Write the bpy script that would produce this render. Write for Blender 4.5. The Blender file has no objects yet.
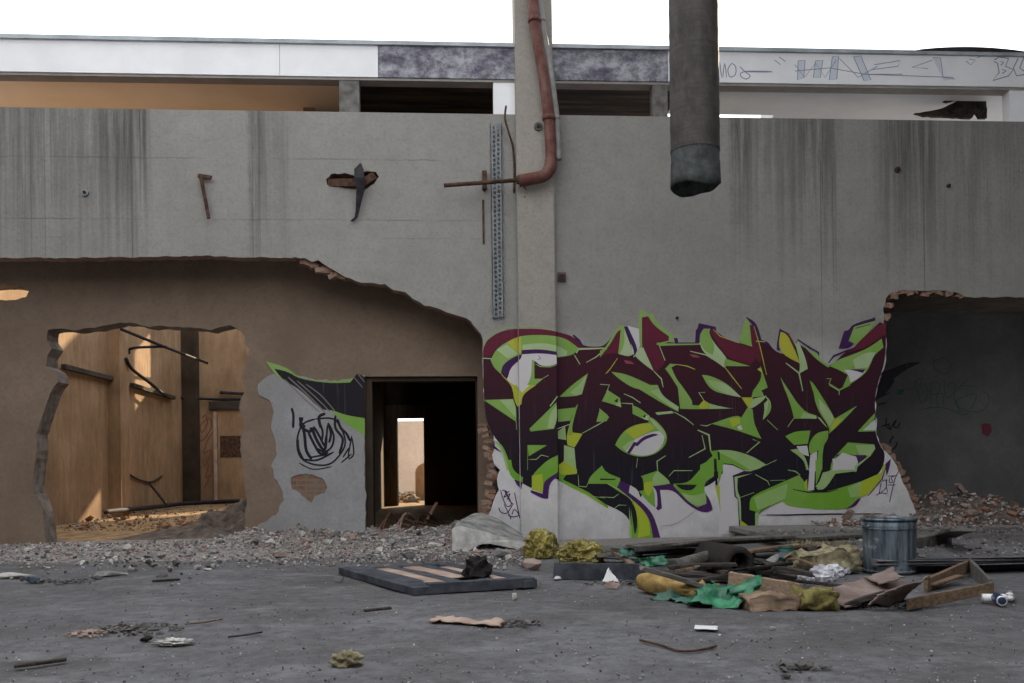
import bpy, bmesh, math, random
from mathutils import Vector, Matrix, noise, geometry
random.seed(11)
sc = bpy.context.scene
COL = sc.collection

# ------------------------------------------------------------------ camera, sky, sun, exposure
FPX, HOR, CAMH, CAMD = 900.0, 462.0, 1.04, 12.0
YAW, ROLL = math.atan(0.066), math.radians(0.72)
cam_d = bpy.data.cameras.new('camera'); cam = bpy.data.objects.new('camera', cam_d); COL.objects.link(cam)
cam_d.sensor_width = 36.0; cam_d.lens = FPX / 1024 * 36.0
cam_d.shift_y = (HOR - 341.5) / 1024.0
cam_d.clip_end = 200
CAM = Vector((0.0, -CAMD, CAMH))
ROT = Matrix.Rotation(-YAW, 3, 'Z') @ Matrix.Rotation(math.pi / 2, 3, 'X') @ Matrix.Rotation(-ROLL, 3, 'Z')
cam.matrix_world = Matrix.Translation(CAM) @ ROT.to_4x4()
sc.camera = cam

world = bpy.data.worlds.new('sky'); sc.world = world; world.use_nodes = True
bg = world.node_tree.nodes['Background']
bg.inputs['Color'].default_value = (0.95, 0.975, 1.0, 1); bg.inputs['Strength'].default_value = 2.2
sun_d = bpy.data.lights.new('sun', 'SUN'); sun = bpy.data.objects.new('sun', sun_d); COL.objects.link(sun)
sun_d.energy = 10.0; sun_d.color = (1.0, 0.78, 0.52); sun_d.angle = math.radians(1.0)
SAZ, SEL = math.radians(31), math.radians(25)
SUND = Vector((-math.sin(SAZ) * math.cos(SEL), -math.cos(SAZ) * math.cos(SEL), -math.sin(SEL)))
sun.rotation_euler = SUND.to_track_quat('-Z', 'Y').to_euler()
sun.location = (4, 20, 14)
vs = sc.view_settings
vs.view_transform = 'Standard'; vs.look = 'None'; vs.exposure = 0.0; vs.gamma = 1.0; vs.use_curve_mapping = False

# ------------------------------------------------------------------ helpers: pixel -> point in the place
def ray(px, py):
    return ROT @ Vector(((px - 512.0) / FPX, -(py - HOR) / FPX, -1.0))
def P(px, py, Y=0.0):
    d = ray(px, py); return CAM + d * ((Y - CAM.y) / d.y)
def PX(px, py, X):
    d = ray(px, py); return CAM + d * ((X - CAM.x) / d.x)
def F(px, py, Z=0.0):
    d = ray(px, py); return CAM + d * ((Z - CAM.z) / d.z)

# ------------------------------------------------------------------ materials
def lin(r, g, b):
    f = lambda c: (c / 255 / 12.92) if c <= 10 else ((c / 255 + 0.055) / 1.055) ** 2.4
    return (f(r), f(g), f(b), 1)
class NT:
    def __init__(s, name):
        s.m = bpy.data.materials.new(name); s.m.use_nodes = True
        s.t = s.m.node_tree; s.b = s.t.nodes['Principled BSDF']; s.b.inputs['Specular IOR Level'].default_value = 0.25
    def n(s, ty, **kw):
        nd = s.t.nodes.new(ty)
        for k, v in kw.items():
            if k in nd.inputs: nd.inputs[k].default_value = v
            else: setattr(nd, k, v)
        return nd
    def l(s, a, b): s.t.links.new(a, b)
    def pos(s, scale=(1, 1, 1), obj=False):
        src = s.n('ShaderNodeTexCoord').outputs['Object'] if obj else s.n('ShaderNodeNewGeometry').outputs['Position']
        mp = s.n('ShaderNodeMapping'); mp.inputs['Scale'].default_value = scale
        s.l(src, mp.inputs['Vector']); return mp.outputs['Vector']
    def noise(s, vec, scale, detail=6, rough=0.6):
        nd = s.n('ShaderNodeTexNoise'); nd.inputs['Scale'].default_value = scale
        nd.inputs['Detail'].default_value = detail; nd.inputs['Roughness'].default_value = rough
        s.l(vec, nd.inputs['Vector']); return nd.outputs['Fac']
    def ramp(s, fac, a, b, ca=(0, 0, 0, 1), cb=(1, 1, 1, 1)):
        r = s.n('ShaderNodeValToRGB'); e = r.color_ramp.elements
        e[0].position = a; e[0].color = ca; e[1].position = b; e[1].color = cb
        s.l(fac, r.inputs['Fac']); return r.outputs['Color']
    def mix(s, fac, a, b, mode='MIX'):
        m = s.n('ShaderNodeMix', data_type='RGBA', blend_type=mode)
        for sock, v in ((m.inputs[0], fac), (m.inputs[6], a), (m.inputs[7], b)):
            if isinstance(v, (int, float)): sock.default_value = v
            elif isinstance(v, tuple): sock.default_value = v
            else: s.l(v, sock)
        return m.outputs[2]
    def math(s, op, a, b=0.0):
        m = s.n('ShaderNodeMath', operation=op)
        for sock, v in ((m.inputs[0], a), (m.inputs[1], b)):
            if isinstance(v, (int, float)): sock.default_value = v
            else: s.l(v, sock)
        return m.outputs[0]
    def sep(s):
        g = s.n('ShaderNodeNewGeometry'); x = s.n('ShaderNodeSeparateXYZ'); s.l(g.outputs['Position'], x.inputs[0]); return x.outputs
    def fin(s, col, rough=0.9, bump=None, bs=0.3, dist=0.02, metal=0.0):
        if isinstance(col, tuple): s.b.inputs['Base Color'].default_value = col
        else: s.l(col, s.b.inputs['Base Color'])
        s.b.inputs['Roughness'].default_value = rough; s.b.inputs['Metallic'].default_value = metal
        if bump is not None:
            bn = s.n('ShaderNodeBump'); bn.inputs['Strength'].default_value = bs; bn.inputs['Distance'].default_value = dist
            s.l(bump, bn.inputs['Height']); s.l(bn.outputs['Normal'], s.b.inputs['Normal'])
        return s.m

def simple(name, c1, c2, scale=6, rough=0.85, bs=0.25, dist=0.01, metal=0.0, stretch=(1, 1, 1), lo=0.35, hi=0.65, obj=True):
    k = NT(name); v = k.pos(stretch, obj); f = k.noise(v, scale)
    return k.fin(k.ramp(f, lo, hi, c1, c2), rough, f, bs, dist, metal)

DIRT = [(0, .6), (30, .75), (62, .55), (90, .6), (108, .95), (146, 1), (151, .12), (200, .06), (246, .06), (253, .9), (264, .85), (270, .25), (282, .4), (300, .05), (700, .03), (728, .1), (736, 1),
        (748, .95), (756, .45), (785, .6), (800, .85), (832, .8), (846, .1), (872, .12), (884, .6), (908, .95), (930, .9), (946, .4), (975, .5), (1010, .4)]
def wall_mat(name, base, dark, primer=None, streak=0.8, dirt=None):
    k = NT(name); v = k.pos()
    n1 = k.noise(v, 1.1, 8, 0.65); n2 = k.noise(v, 22, 8, 0.75); n3 = k.noise(v, 5, 8, 0.7)
    c = k.mix(k.ramp(n1, 0.3, 0.72), dark, base)
    c = k.mix(k.math('MULTIPLY', k.ramp(n3, 0.45, 0.68), 0.35), c, tuple(x * 0.62 for x in base[:3]) + (1,))
    c = k.mix(k.math('MULTIPLY', k.ramp(n2, 0.48, 0.7), 0.55), c, tuple(x * 0.5 for x in base[:3]) + (1,))
    x, y, z = k.sep()
    if dirt:
        # dirt runs: thin vertical streaks starting at the top edge, in the groups where water came over it
        x0, x1 = P(0, 180).x, P(1024, 180).x
        u = k.math('DIVIDE', k.math('SUBTRACT', k.math('ADD', x, k.math('MULTIPLY', k.math('SUBTRACT', n3, .5), .12)), x0), x1 - x0)
        r = k.n('ShaderNodeValToRGB'); el = r.color_ramp.elements
        while len(el) > 1: el.remove(el[-1])
        for q, (px, g_) in enumerate(DIRT):
            t_ = (P(px, 180).x - x0) / (x1 - x0)
            w = el[0] if q == 0 else el.new(min(1, max(0, t_)))
            w.position = min(1, max(0, t_)); w.color = (g_, g_, g_, 1)
        k.l(u, r.inputs['Fac']); grp = r.outputs['Color']
        wide = k.ramp(k.noise(k.pos((4.5, 4.5, 0.22)), 1.6, 6, 0.72), 0.34, 0.56)
        thin = k.ramp(k.noise(k.pos((20, 20, 0.22)), 1.2, 4, 0.65), 0.5, 0.62)
        st = k.math('MAXIMUM', k.math('MULTIPLY', wide, .95), thin)
        zt_ = k.math('SUBTRACT', z, 3.35)
        hgt = k.ramp(k.math('ADD', k.math('MULTIPLY', zt_, .42), k.math('MULTIPLY', k.math('SUBTRACT', k.noise(k.pos((7, 7, 0.05)), 1.5, 3), .5), 1.5)), 0.05, .75)
        stf = k.math('MULTIPLY', k.math('MULTIPLY', st, grp), k.math('MULTIPLY', hgt, streak))
        c = k.mix(stf, c, (.055, .05, .046, 1))
        lines = k.ramp(k.noise(k.pos((30, 30, 0.06)), 1.3, 2, 0.5), 0.66, 0.71)
        c = k.mix(k.math('MULTIPLY', k.math('MULTIPLY', lines, grp), k.math('MULTIPLY', k.ramp(z, 0, 1), .6)), c, (.07, .065, .06, 1))
        # faint shuttering lines
        for zz, am in ((P(250, 158.5).z, .35), (P(250, 219.5).z, .4), (P(250, 238).z, .2)):
            ln = k.math('LESS_THAN', k.math('ABSOLUTE', k.math('ADD', k.math('SUBTRACT', z, zz), k.math('MULTIPLY', k.math('SUBTRACT', n3, .5), .05))), .009)
            c = k.mix(k.math('MULTIPLY', k.math('MULTIPLY', ln, am), k.math('MULTIPLY', k.ramp(k.noise(k.pos((.5, 1, 1)), 1.4, 3), .45, .6), k.math('LESS_THAN', x, 1.0))), c, (.06, .055, .05, 1))
    if primer:
        pm = k.ramp(k.math('ADD', k.math('MULTIPLY', z, 0.3), k.math('MULTIPLY', n1, 0.35)), 0.70, 1.25, (1, 1, 1, 1), (0, 0, 0, 1))
        pc = k.mix(k.ramp(k.noise(k.pos((1, 1, 1)), 4, 8, 0.7), 0.38, 0.62), tuple(a * 0.84 for a in primer[:3]) + (1,), primer)
        pc = k.mix(k.math('MULTIPLY', k.ramp(n2, 0.5, 0.72), 0.22), pc, (.3, .3, .3, 1))
        gr = k.ramp(k.math('ADD', z, k.math('MULTIPLY', k.noise(k.pos((3, 3, 1.5)), 2, 6), 1.0)), 0.35, 1.0, (1, 1, 1, 1), (0, 0, 0, 1))
        pc = k.mix(k.math('MULTIPLY', gr, 0.38), pc, (0.17, 0.18, 0.19, 1))
        c = k.mix(pm, c, pc)
    return k.fin(c, 0.92, k.math('ADD', n2, k.math('MULTIPLY', n3, .6)), 0.5, 0.014)

def brick_mat(name, c1, c2, mortar, scale=1.0):
    k = NT(name); g = k.n('ShaderNodeNewGeometry'); mp = k.n('ShaderNodeMapping')
    mp.inputs['Rotation'].default_value = (math.pi / 2, 0, 0); k.l(g.outputs['Position'], mp.inputs['Vector'])
    b = k.n('ShaderNodeTexBrick'); k.l(mp.outputs['Vector'], b.inputs['Vector'])
    b.inputs['Color1'].default_value = c1; b.inputs['Color2'].default_value = c2; b.inputs['Mortar'].default_value = mortar
    b.inputs['Scale'].default_value = scale; b.inputs['Brick Width'].default_value = 0.24; b.inputs['Row Height'].default_value = 0.075
    b.inputs['Mortar Size'].default_value = 0.012
    n2 = k.noise(k.pos(), 9, 6, 0.7)
    c = k.mix(k.ramp(n2, 0.4, 0.65), b.outputs['Color'], mortar)
    return k.fin(c, 0.95, n2, 0.6, 0.03)

M = {}
M['wall'] = wall_mat('rough_concrete', (0.335, 0.325, 0.305, 1), (0.27, 0.262, 0.247, 1), (0.66, 0.645, 0.66, 1), 0.8, True)
M['column'] = wall_mat('column_concrete', (0.37, 0.34, 0.305, 1), (0.31, 0.283, 0.255, 1), (0.68, 0.66, 0.66, 1))
M['recess'] = wall_mat('aged_plaster', (0.29, 0.215, 0.162, 1), (0.19, 0.138, 0.103, 1))
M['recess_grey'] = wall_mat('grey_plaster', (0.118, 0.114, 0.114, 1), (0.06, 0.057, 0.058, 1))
M['patch'] = wall_mat('pale_render', (0.40, 0.40, 0.415, 1), (0.25, 0.245, 0.245, 1))
M['recess_edge'] = simple('broken_plaster_edge', (0.13, 0.10, 0.08, 1), (0.26, 0.235, 0.215, 1), 7, 0.95, 0.7, 0.02)
M['brick_edge'] = simple('broken_brick_edge', (0.24, 0.115, 0.07, 1), (0.33, 0.25, 0.2, 1), 14, 0.95, 0.9, 0.03)
M['brick_wall'] = brick_mat('exposed_brick', (0.27, 0.1, 0.05, 1), (0.2, 0.085, 0.045, 1), (0.2, 0.17, 0.14, 1))
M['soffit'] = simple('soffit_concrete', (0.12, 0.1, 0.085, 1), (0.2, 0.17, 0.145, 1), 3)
M['ochre'] = None
def ochre():
    k = NT('stained_ochre_plaster'); v = k.pos()
    n1 = k.noise(v, 0.9, 8, 0.65); n2 = k.noise(v, 16, 6, 0.7)
    c = k.mix(k.ramp(n1, 0.32, 0.7), (0.22, 0.145, 0.085, 1), (0.40, 0.275, 0.17, 1))
    st = k.ramp(k.noise(k.pos((2.4, 2.4, 0.5)), 1.3, 7, 0.75), 0.44, 0.7)
    c = k.mix(k.math('MULTIPLY', st, 0.7), c, (0.15, 0.09, 0.055, 1))
    x, y, z = k.sep()
    low = k.ramp(k.math('ADD', z, k.math('MULTIPLY', n1, 1.6)), 0.7, 2.3, (1, 1, 1, 1), (0, 0, 0, 1))
    c = k.mix(k.math('MULTIPLY', low, 0.7), c, (0.17, 0.115, 0.075, 1))
    return k.fin(c, 0.93, n2, 0.3, 0.015)
M['ochre'] = ochre()
def floor_mat():
    k = NT('dusty_concrete_floor'); v = k.pos()
    n1 = k.noise(v, 0.55, 8, 0.62); n2 = k.noise(v, 9, 8, 0.72); n3 = k.noise(v, 55, 4, 0.7)
    c = k.mix(k.ramp(n1, 0.36, 0.62), (0.098, 0.094, 0.096, 1), (0.158, 0.158, 0.172, 1))
    c = k.mix(k.math('MULTIPLY', k.ramp(n2, 0.42, 0.66), 0.65), c, (0.05, 0.045, 0.044, 1))
    c = k.mix(k.math('MULTIPLY', k.ramp(k.noise(k.pos((.7, 1.1, 1)), 1.9, 9, 0.75), 0.5, 0.68), 0.6), c, (0.062, 0.058, 0.058, 1))
    c = k.mix(k.math('MULTIPLY', k.ramp(k.noise(k.pos((1.0, 1.5, 1)), 1.3, 8, 0.72), 0.52, 0.7), 0.6), c, (0.25, 0.25, 0.262, 1))
    x_, y_, z_ = k.sep()
    ds = k.math('MULTIPLY', k.ramp(k.math('ADD', y_, k.math('MULTIPLY', n2, 2.2)), -1.0, .2), k.ramp(k.math('ADD', x_, n1), 1.2, 2.6, (1, 1, 1, 1), (0, 0, 0, 1)))
    c = k.mix(k.math('MULTIPLY', ds, .85), c, k.mix(k.ramp(n3, .4, .6), (.16, .14, .13, 1), (.33, .31, .3, 1)))
    c = k.mix(k.ramp(n3, 0.60, 0.70), c, (0.21, 0.2, 0.195, 1))
    c = k.mix(k.math('MULTIPLY', k.ramp(k.noise(v, 18, 6, 0.75), 0.62, 0.72), .75), c, (0.03, 0.028, 0.028, 1))
    return k.fin(c, 0.95, k.math('ADD', n2, k.math('MULTIPLY', n3, 0.4)), 0.5, 0.03)
M['floor'] = floor_mat()
M['earth'] = simple('brown_rubble_dust', (0.13, 0.09, 0.05, 1), (0.38, 0.26, 0.14, 1), 5, 0.95, 0.7, 0.04, obj=False)
M['dust'] = simple('pale_plaster_dust', (0.13, 0.115, 0.108, 1), (0.33, 0.30, 0.285, 1), 16, 0.95, 0.9, 0.03, obj=False)
M['mound'] = simple('mixed_rubble_dust', (0.05, 0.04, 0.035, 1), (0.16, 0.13, 0.11, 1), 7, 0.95, 0.8, 0.04, obj=False)
M['ceil_warm_bounce'] = simple('bounce_lit_ceiling', (0.84, 0.66, 0.48, 1), (0.92, 0.77, 0.6, 1), 0.8, 0.9, 0.1)  # orange of sun bounced off the floor, put into the ceiling colour
M['ceil_dark'] = simple('shade_dark_ceiling', (0.02, 0.017, 0.015, 1), (0.16, 0.1, 0.06, 1), 1.3, 0.9, 0.2, stretch=(0.5, 4, 1), lo=0.45, hi=0.8)  # brown streaks; shade over the enclosed corridor is put into the colour
M['ceil_white'] = simple('white_ceiling', (0.56, 0.59, 0.64, 1), (0.66, 0.69, 0.74, 1), 1.2, 0.9, 0.1)
M['dark_room'] = simple('dark_brown_plaster', (0.03, 0.022, 0.016, 1), (0.06, 0.043, 0.03, 1), 2, 0.95, 0.2)  # very dark brown, mottled by noise
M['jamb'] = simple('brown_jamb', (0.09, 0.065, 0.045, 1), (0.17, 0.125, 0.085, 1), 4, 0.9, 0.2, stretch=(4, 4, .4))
M['fascia_white'] = simple('white_fascia', (0.82, 0.82, 0.85, 1), (0.9, 0.9, 0.92, 1), 2.0, 0.85, 0.1)
def stained():
    k = NT('mildewed_fascia'); v = k.pos((0.8, 1, 1.4))
    n = k.noise(v, 2.2, 8, 0.7); n2 = k.noise(k.pos(), 7, 8, 0.75)
    c = k.mix(k.ramp(n, 0.4, 0.56), (0.10, 0.09, 0.13, 1), (0.42, 0.42, 0.46, 1))
    c = k.mix(k.math('MULTIPLY', k.ramp(n2, 0.45, 0.6), 0.7), c, (0.075, 0.07, 0.09, 1))
    return k.fin(c, 0.9, n2, 0.2, 0.01)
M['fascia_stain'] = stained()
M['fascia_edge'] = simple('roof_edge_zinc', (0.3, 0.33, 0.36, 1), (0.5, 0.54, 0.58, 1), 3, 0.7)
M['soffit_strip'] = simple('grey_beam_underside', (0.28, 0.265, 0.25, 1), (0.36, 0.34, 0.32, 1), 4)
M['yard'] = wall_mat('yard_render', (0.62, 0.52, 0.43, 1), (0.5, 0.41, 0.33, 1), None, 0.4)

# ------------------------------------------------------------------ object helpers
def obj(name, bm, mats, parent=None, smooth=False, recalc=True):
    me = bpy.data.meshes.new(name)
    if recalc: bmesh.ops.recalc_face_normals(bm, faces=bm.faces)
    if smooth:
        for f in bm.faces: f.smooth = True
    bm.to_mesh(me); bm.free()
    for m in (mats if isinstance(mats, (list, tuple)) else [mats]): me.materials.append(m)
    o = bpy.data.objects.new(name, me); COL.objects.link(o)
    if parent:
        o.parent = parent
        o.matrix_parent_inverse = Matrix.Translation(-parent.location) if parent.type == 'EMPTY' else Matrix.Identity(4)
    return o
def tag(o, label, cat, group=None, kind=None):
    o['label'] = label; o['category'] = cat
    if group: o['group'] = group
    if kind: o['kind'] = kind
    return o
def thing(name, label, cat, loc, group=None):
    o = bpy.data.objects.new(name, None); COL.objects.link(o); o.location = loc; o.empty_display_size = 0.1
    return tag(o, label, cat, group)
def struct(name, bm, mats, parent=None, **kw):
    o = obj(name, bm, mats, parent, **kw); o['kind'] = 'structure'; return o
def add_box(bm, lo, hi, mi=0, mat=None):
    x0, y0, z0 = lo; x1, y1, z1 = hi
    vs_ = [bm.verts.new((mat @ Vector(c)) if mat else c) for c in
           ((x0, y0, z0), (x1, y0, z0), (x1, y1, z0), (x0, y1, z0), (x0, y0, z1), (x1, y0, z1), (x1, y1, z1), (x0, y1, z1))]
    for q in ((0, 3, 2, 1), (4, 5, 6, 7), (0, 1, 5, 4), (1, 2, 6, 5), (2, 3, 7, 6), (3, 0, 4, 7)):
        f = bm.faces.new([vs_[i] for i in q]); f.material_index = mi
    return vs_
def box(lo, hi):
    bm = bmesh.new(); add_box(bm, lo, hi); return bm
def frame_between(a, b, up=Vector((0, 0, 1))):
    d = (b - a); L = d.length; d = d.normalized()
    s = d.cross(up)
    if s.length < 1e-4: s = d.cross(Vector((1, 0, 0)))
    s.normalize(); u = s.cross(d)
    m = Matrix((d, s, u)).transposed().to_4x4(); m.translation = a
    return m, L
def plank(a, b, w, t, up=Vector((0, 0, 1)), bev=0.004, warp=0.0, seg=8, rag=0.0):
    """board from a to b: w across, t along up; a little warped, ends may be ragged"""
    m, L = frame_between(Vector(a), Vector(b), Vector(up)); bm = bmesh.new()
    rings = []; ph = random.random() * 9
    for i in range(seg + 1):
        x = L * i / seg; dz = warp * math.sin(math.pi * i / seg + ph * 0.1)
        ring = []
        for (y, z) in ((-w / 2, 0), (w / 2, 0), (w / 2, t), (-w / 2, t)):
            xx = x + (random.uniform(-rag, rag) if i in (0, seg) else 0)
            j = 0.03 * w
            ring.append(bm.verts.new(m @ Vector((xx, y + random.uniform(-j, j), z + dz + random.uniform(-1, 1) * 0.04 * t))))
        rings.append(ring)
    for i in range(seg):
        for q in range(4):
            bm.faces.new((rings[i][q], rings[i][(q + 1) % 4], rings[i + 1][(q + 1) % 4], rings[i + 1][q]))
    bm.faces.new(rings[0][::-1]); bm.faces.new(rings[-1])
    if bev:
        bmesh.ops.recalc_face_normals(bm, faces=bm.faces)
        es = [e for e in bm.edges if len(e.link_faces) == 2 and e.calc_face_angle(0) > 1.0]
        bmesh.ops.bevel(bm, geom=es, offset=bev, segments=1, affect='EDGES')
    return bm
def add_tube(bm, pts, r, seg=10, caps=True, rfun=None):
    pts = [Vector(p) for p in pts]; rings = []; prev = None
    for i, p in enumerate(pts):
        d = (pts[min(i + 1, len(pts) - 1)] - pts[max(i - 1, 0)]).normalized()
        if prev is None:
            s = d.cross(Vector((0, 0, 1)))
            if s.length < 0.05: s = d.cross(Vector((1, 0, 0)))
        else: s = prev - d * prev.dot(d)
        s.normalize(); prev = s; u = d.cross(s)
        rr = rfun(i / max(1, len(pts) - 1)) if rfun else r
        rings.append([bm.verts.new(p + (s * math.cos(2 * math.pi * k / seg) + u * math.sin(2 * math.pi * k / seg)) * rr) for k in range(seg)])
    for a, b in zip(rings, rings[1:]):
        for k in range(seg): bm.faces.new((a[k], a[(k + 1) % seg], b[(k + 1) % seg], b[k])).smooth = True
    if caps:
        bm.faces.new(rings[0][::-1]); bm.faces.new(rings[-1])
    return rings
def tube(pts, r, seg=10, **kw):
    bm = bmesh.new(); add_tube(bm, pts, r, seg, **kw); return bm
def smooth_path(pts, n=6):
    pts = [Vector(p) for p in pts]; out = []
    for i in range(len(pts) - 1):
        p0 = pts[max(i - 1, 0)]; p1 = pts[i]; p2 = pts[i + 1]; p3 = pts[min(i + 2, len(pts) - 1)]
        for k in range(n):
            t = k / n
            out.append(0.5 * ((2 * p1) + (p2 - p0) * t + (2 * p0 - 5 * p1 + 4 * p2 - p3) * t * t + (3 * p1 - p0 - 3 * p2 + p3) * t ** 3))
    out.append(pts[-1]); return out
def add_lathe(bm, prof, c, seg=32, rf=None):
    rings = []
    for r, z in prof:
        rings.append([bm.verts.new((c[0] + (r * (rf(k, z) if rf else 1)) * math.cos(2 * math.pi * k / seg), c[1] + (r * (rf(k, z) if rf else 1)) * math.sin(2 * math.pi * k / seg), c[2] + z)) for k in range(seg)])
    for a, b in zip(rings, rings[1:]):
        for k in range(seg): bm.faces.new((a[k], a[(k + 1) % seg], b[(k + 1) % seg], b[k])).smooth = True
    return rings
def jag(pts, amp, step, close=True):
    """roughen a traced outline (pixel units): extra points with random offsets"""
    out = []; n = len(pts)
    for i in range(n if close else n - 1):
        a = Vector(pts[i]); b = Vector(pts[(i + 1) % n]); L = (b - a).length; k = max(1, int(L / step))
        for j in range(k):
            p = a.lerp(b, j / k)
            if 0 < j: p = p + Vector((random.uniform(-amp, amp), random.uniform(-amp, amp)))
            out.append((p.x, p.y))
    return out
def slab(outer, holes, Y, depth, mats, name, parent=None, kind='structure', face=None):
    """wall slab from traced outlines: front at Y, going back by depth; material 0 faces, 1 broken edges"""
    loops = [outer] + holes
    L3 = [[P(x, y, Y) for x, y in lp] for lp in loops]
    flat = [p for lp in L3 for p in lp]
    tris = geometry.tessellate_polygon([[Vector((p.x, p.z, 0)) for p in lp] for lp in L3])
    bm = bmesh.new()
    fr = [bm.verts.new(p) for p in flat]; bk = [bm.verts.new((p.x, p.y + depth, p.z)) for p in flat]
    for t in tris:
        try:
            bm.faces.new([fr[i] for i in t]); bm.faces.new([bk[i] for i in t][::-1])
        except ValueError: pass
    k = 0
    for lp in L3:
        n = len(lp)
        for i in range(n):
            f = bm.faces.new((fr[k + i], fr[k + (i + 1) % n], bk[k + (i + 1) % n], bk[k + i])); f.material_index = 1
        k += n
    o = obj(name, bm, mats, parent)
    if kind: o['kind'] = kind
    return o

# ------------------------------------------------------------------ the setting
WT = 0.22           # thickness of the front layer that is broken away
RD = 0.70           # left recess: the wall behind
RR = 2.6            # right recess
ztop = P(512, 117).z
top_l, top_r = (-140, 105), (1150, 123.5)
left_hole = [(-140, 257), (0, 258), (60, 258), (100, 257.5), (200, 256), (305, 258), (312, 262), (318, 260), (330, 268), (345, 277), (362, 283), (385, 284),
             (393, 290), (405, 292), (413, 299), (425, 306), (440, 309), (452, 314), (466, 318), (474, 326), (481, 334), (483, 345), (483, 370), (484, 400), (487, 420), (493, 432),
             (495, 445), (492, 455), (494, 464), (500, 470), (497, 480), (499, 490), (493, 503), (488, 516), (500, 521), (524, 534)]
right_hole = [(926, 530), (918, 514), (911, 500), (906, 488), (901, 478), (897, 466), (890, 456), (881, 446), (876, 430), (877, 420), (875, 400), (879, 382), (886, 362), (887, 345), (885, 326),
              (883, 310), (886, 298), (893, 292), (905, 290), (925, 291), (940, 290.5), (956, 292), (966, 297), (1024, 297.5), (1150, 298)]
outer = [top_l] + [top_r] + right_hole[::-1] + [(928, 556), (524, 556)] + left_hole[::-1]
o1 = [top_l, top_r] + jag(right_hole[::-1], 0.9, 4, False) + [right_hole[0], (928, 556), (524, 556)] + jag(left_hole[::-1], 0.9, 5, False) + [left_hole[0]]
niche = jag([(326, 179), (331, 174), (345, 173), (356, 176), (366, 171), (376, 172), (379, 177), (374, 184), (364, 190), (352, 189), (340, 187), (333, 184), (327, 185)], 0.5, 3)
front = slab(o1, [niche], 0.0, WT, [M['wall'], M['brick_edge']], 'wall_front')
# brick lip round the top of the right hole and along the top of the left hole
bm = bmesh.new()
lip = [(884, 318, 7), (885, 306, 8), (890, 296, 8), (899, 293, 8), (910, 293.5, 7), (922, 294, 6), (934, 293.5, 6), (946, 294, 6), (957, 296, 5)]
for (x, y, r) in lip:
    for _ in range(3):
        c = P(x + random.uniform(-3, 3), y + random.uniform(-1.5, 2), 0.1)
        m = Matrix.Translation(c) @ Matrix.Rotation(random.uniform(-.35, .35), 4, 'Y') @ Matrix.Rotation(random.uniform(-.3, .3), 4, 'Z')
        s = r / 75 * random.uniform(.5, .8)
        add_box(bm, (-s * .8, -.09, -s * .38), (s * .8, .1, s * .38), mat=m)
for (x0, y0, x1, y1) in ((305, 263, 345, 279), (883, 447, 903, 478), (900, 480, 924, 528), (484, 425, 492, 470), (494, 466, 487, 514)):
    for i in range(9):
        t = i / 8; c = P(x0 + (x1 - x0) * t + random.uniform(-2, 2), y0 + (y1 - y0) * t + random.uniform(-1.5, 1.5), 0.13)
        m = Matrix.Translation(c) @ Matrix.Rotation(random.uniform(-.5, .5), 4, 'Y') @ Matrix.Rotation(random.uniform(-.4, .4), 4, 'Z')
        s = random.uniform(.03, .06); add_box(bm, (-s * 1.3, -.07, -s * .6), (s * 1.3, .07, s * .6), mat=m)
struct('exposed_brick_edge', bm, M['brick_edge'], front)
# soffits added above the recesses to keep the slot's daylight out, cheeks between them
xl = P(-140, 300).x; xr = P(1150, 300).x
zs = P(150, 257).z + 0.12
xa = P(483, 350, 0.3).x
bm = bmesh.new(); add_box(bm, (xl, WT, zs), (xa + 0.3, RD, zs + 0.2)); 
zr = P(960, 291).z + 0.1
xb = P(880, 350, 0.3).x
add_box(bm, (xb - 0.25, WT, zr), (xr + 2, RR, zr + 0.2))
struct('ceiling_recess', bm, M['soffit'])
bm = bmesh.new(); nc = P(352, 181); add_box(bm, (nc.x - .6, WT - .03, nc.z - .35), (nc.x + .6, WT + .25, nc.z + .35))
struct('wall_cavity', bm, M['dark_room'])  # box backing the hole, its colour as dark as the shade inside
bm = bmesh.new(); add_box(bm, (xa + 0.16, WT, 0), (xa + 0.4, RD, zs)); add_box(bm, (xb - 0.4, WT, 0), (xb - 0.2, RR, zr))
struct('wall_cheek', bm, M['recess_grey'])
# recessed wall on the left with the knocked-through opening, the small slot and the doorway
zt = zs + 0.1
def pxz(px, z, Y):
    lo, hi = -400.0, 900.0
    for _ in range(50):
        mid = (lo + hi) / 2
        if P(px, mid, Y).z > z: lo = mid
        else: hi = mid
    return (px, (lo + hi) / 2)
opening = [(48, 330), (62, 328.5), (75, 330), (85, 328), (98, 327), (108, 325), (120, 322), (135, 323), (150, 327), (162, 325.5), (180, 327), (200, 328), (212, 330), (220, 327), (230, 325), (238, 329), (245, 336),
           (243, 344), (250, 348), (247, 358), (245, 368), (241, 378), (246, 388), (241, 398), (239, 408), (245, 420), (241, 436), (240, 450), (243, 470), (244, 485), (247, 500), (245, 515), (246, 540),
           (46, 540), (44, 522), (40, 508), (34, 494), (33, 480), (35, 462), (37, 446), (36, 434), (41, 420), (46, 405), (52, 390), (58, 382), (55, 371), (46, 366), (47, 356), (52, 348), (47, 340)]
slot = [(-60, 285.5), (10, 285), (24, 286.5), (29, 291), (26, 297), (14, 300), (-60, 300.5)]
door = [(364.5, 376.5), (477.5, 376), (478.5, 545), (366, 545)]
ow = [pxz(-140, zt, RD), pxz(545, zt, RD), (545, 546), (478.5, 546)]
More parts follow.
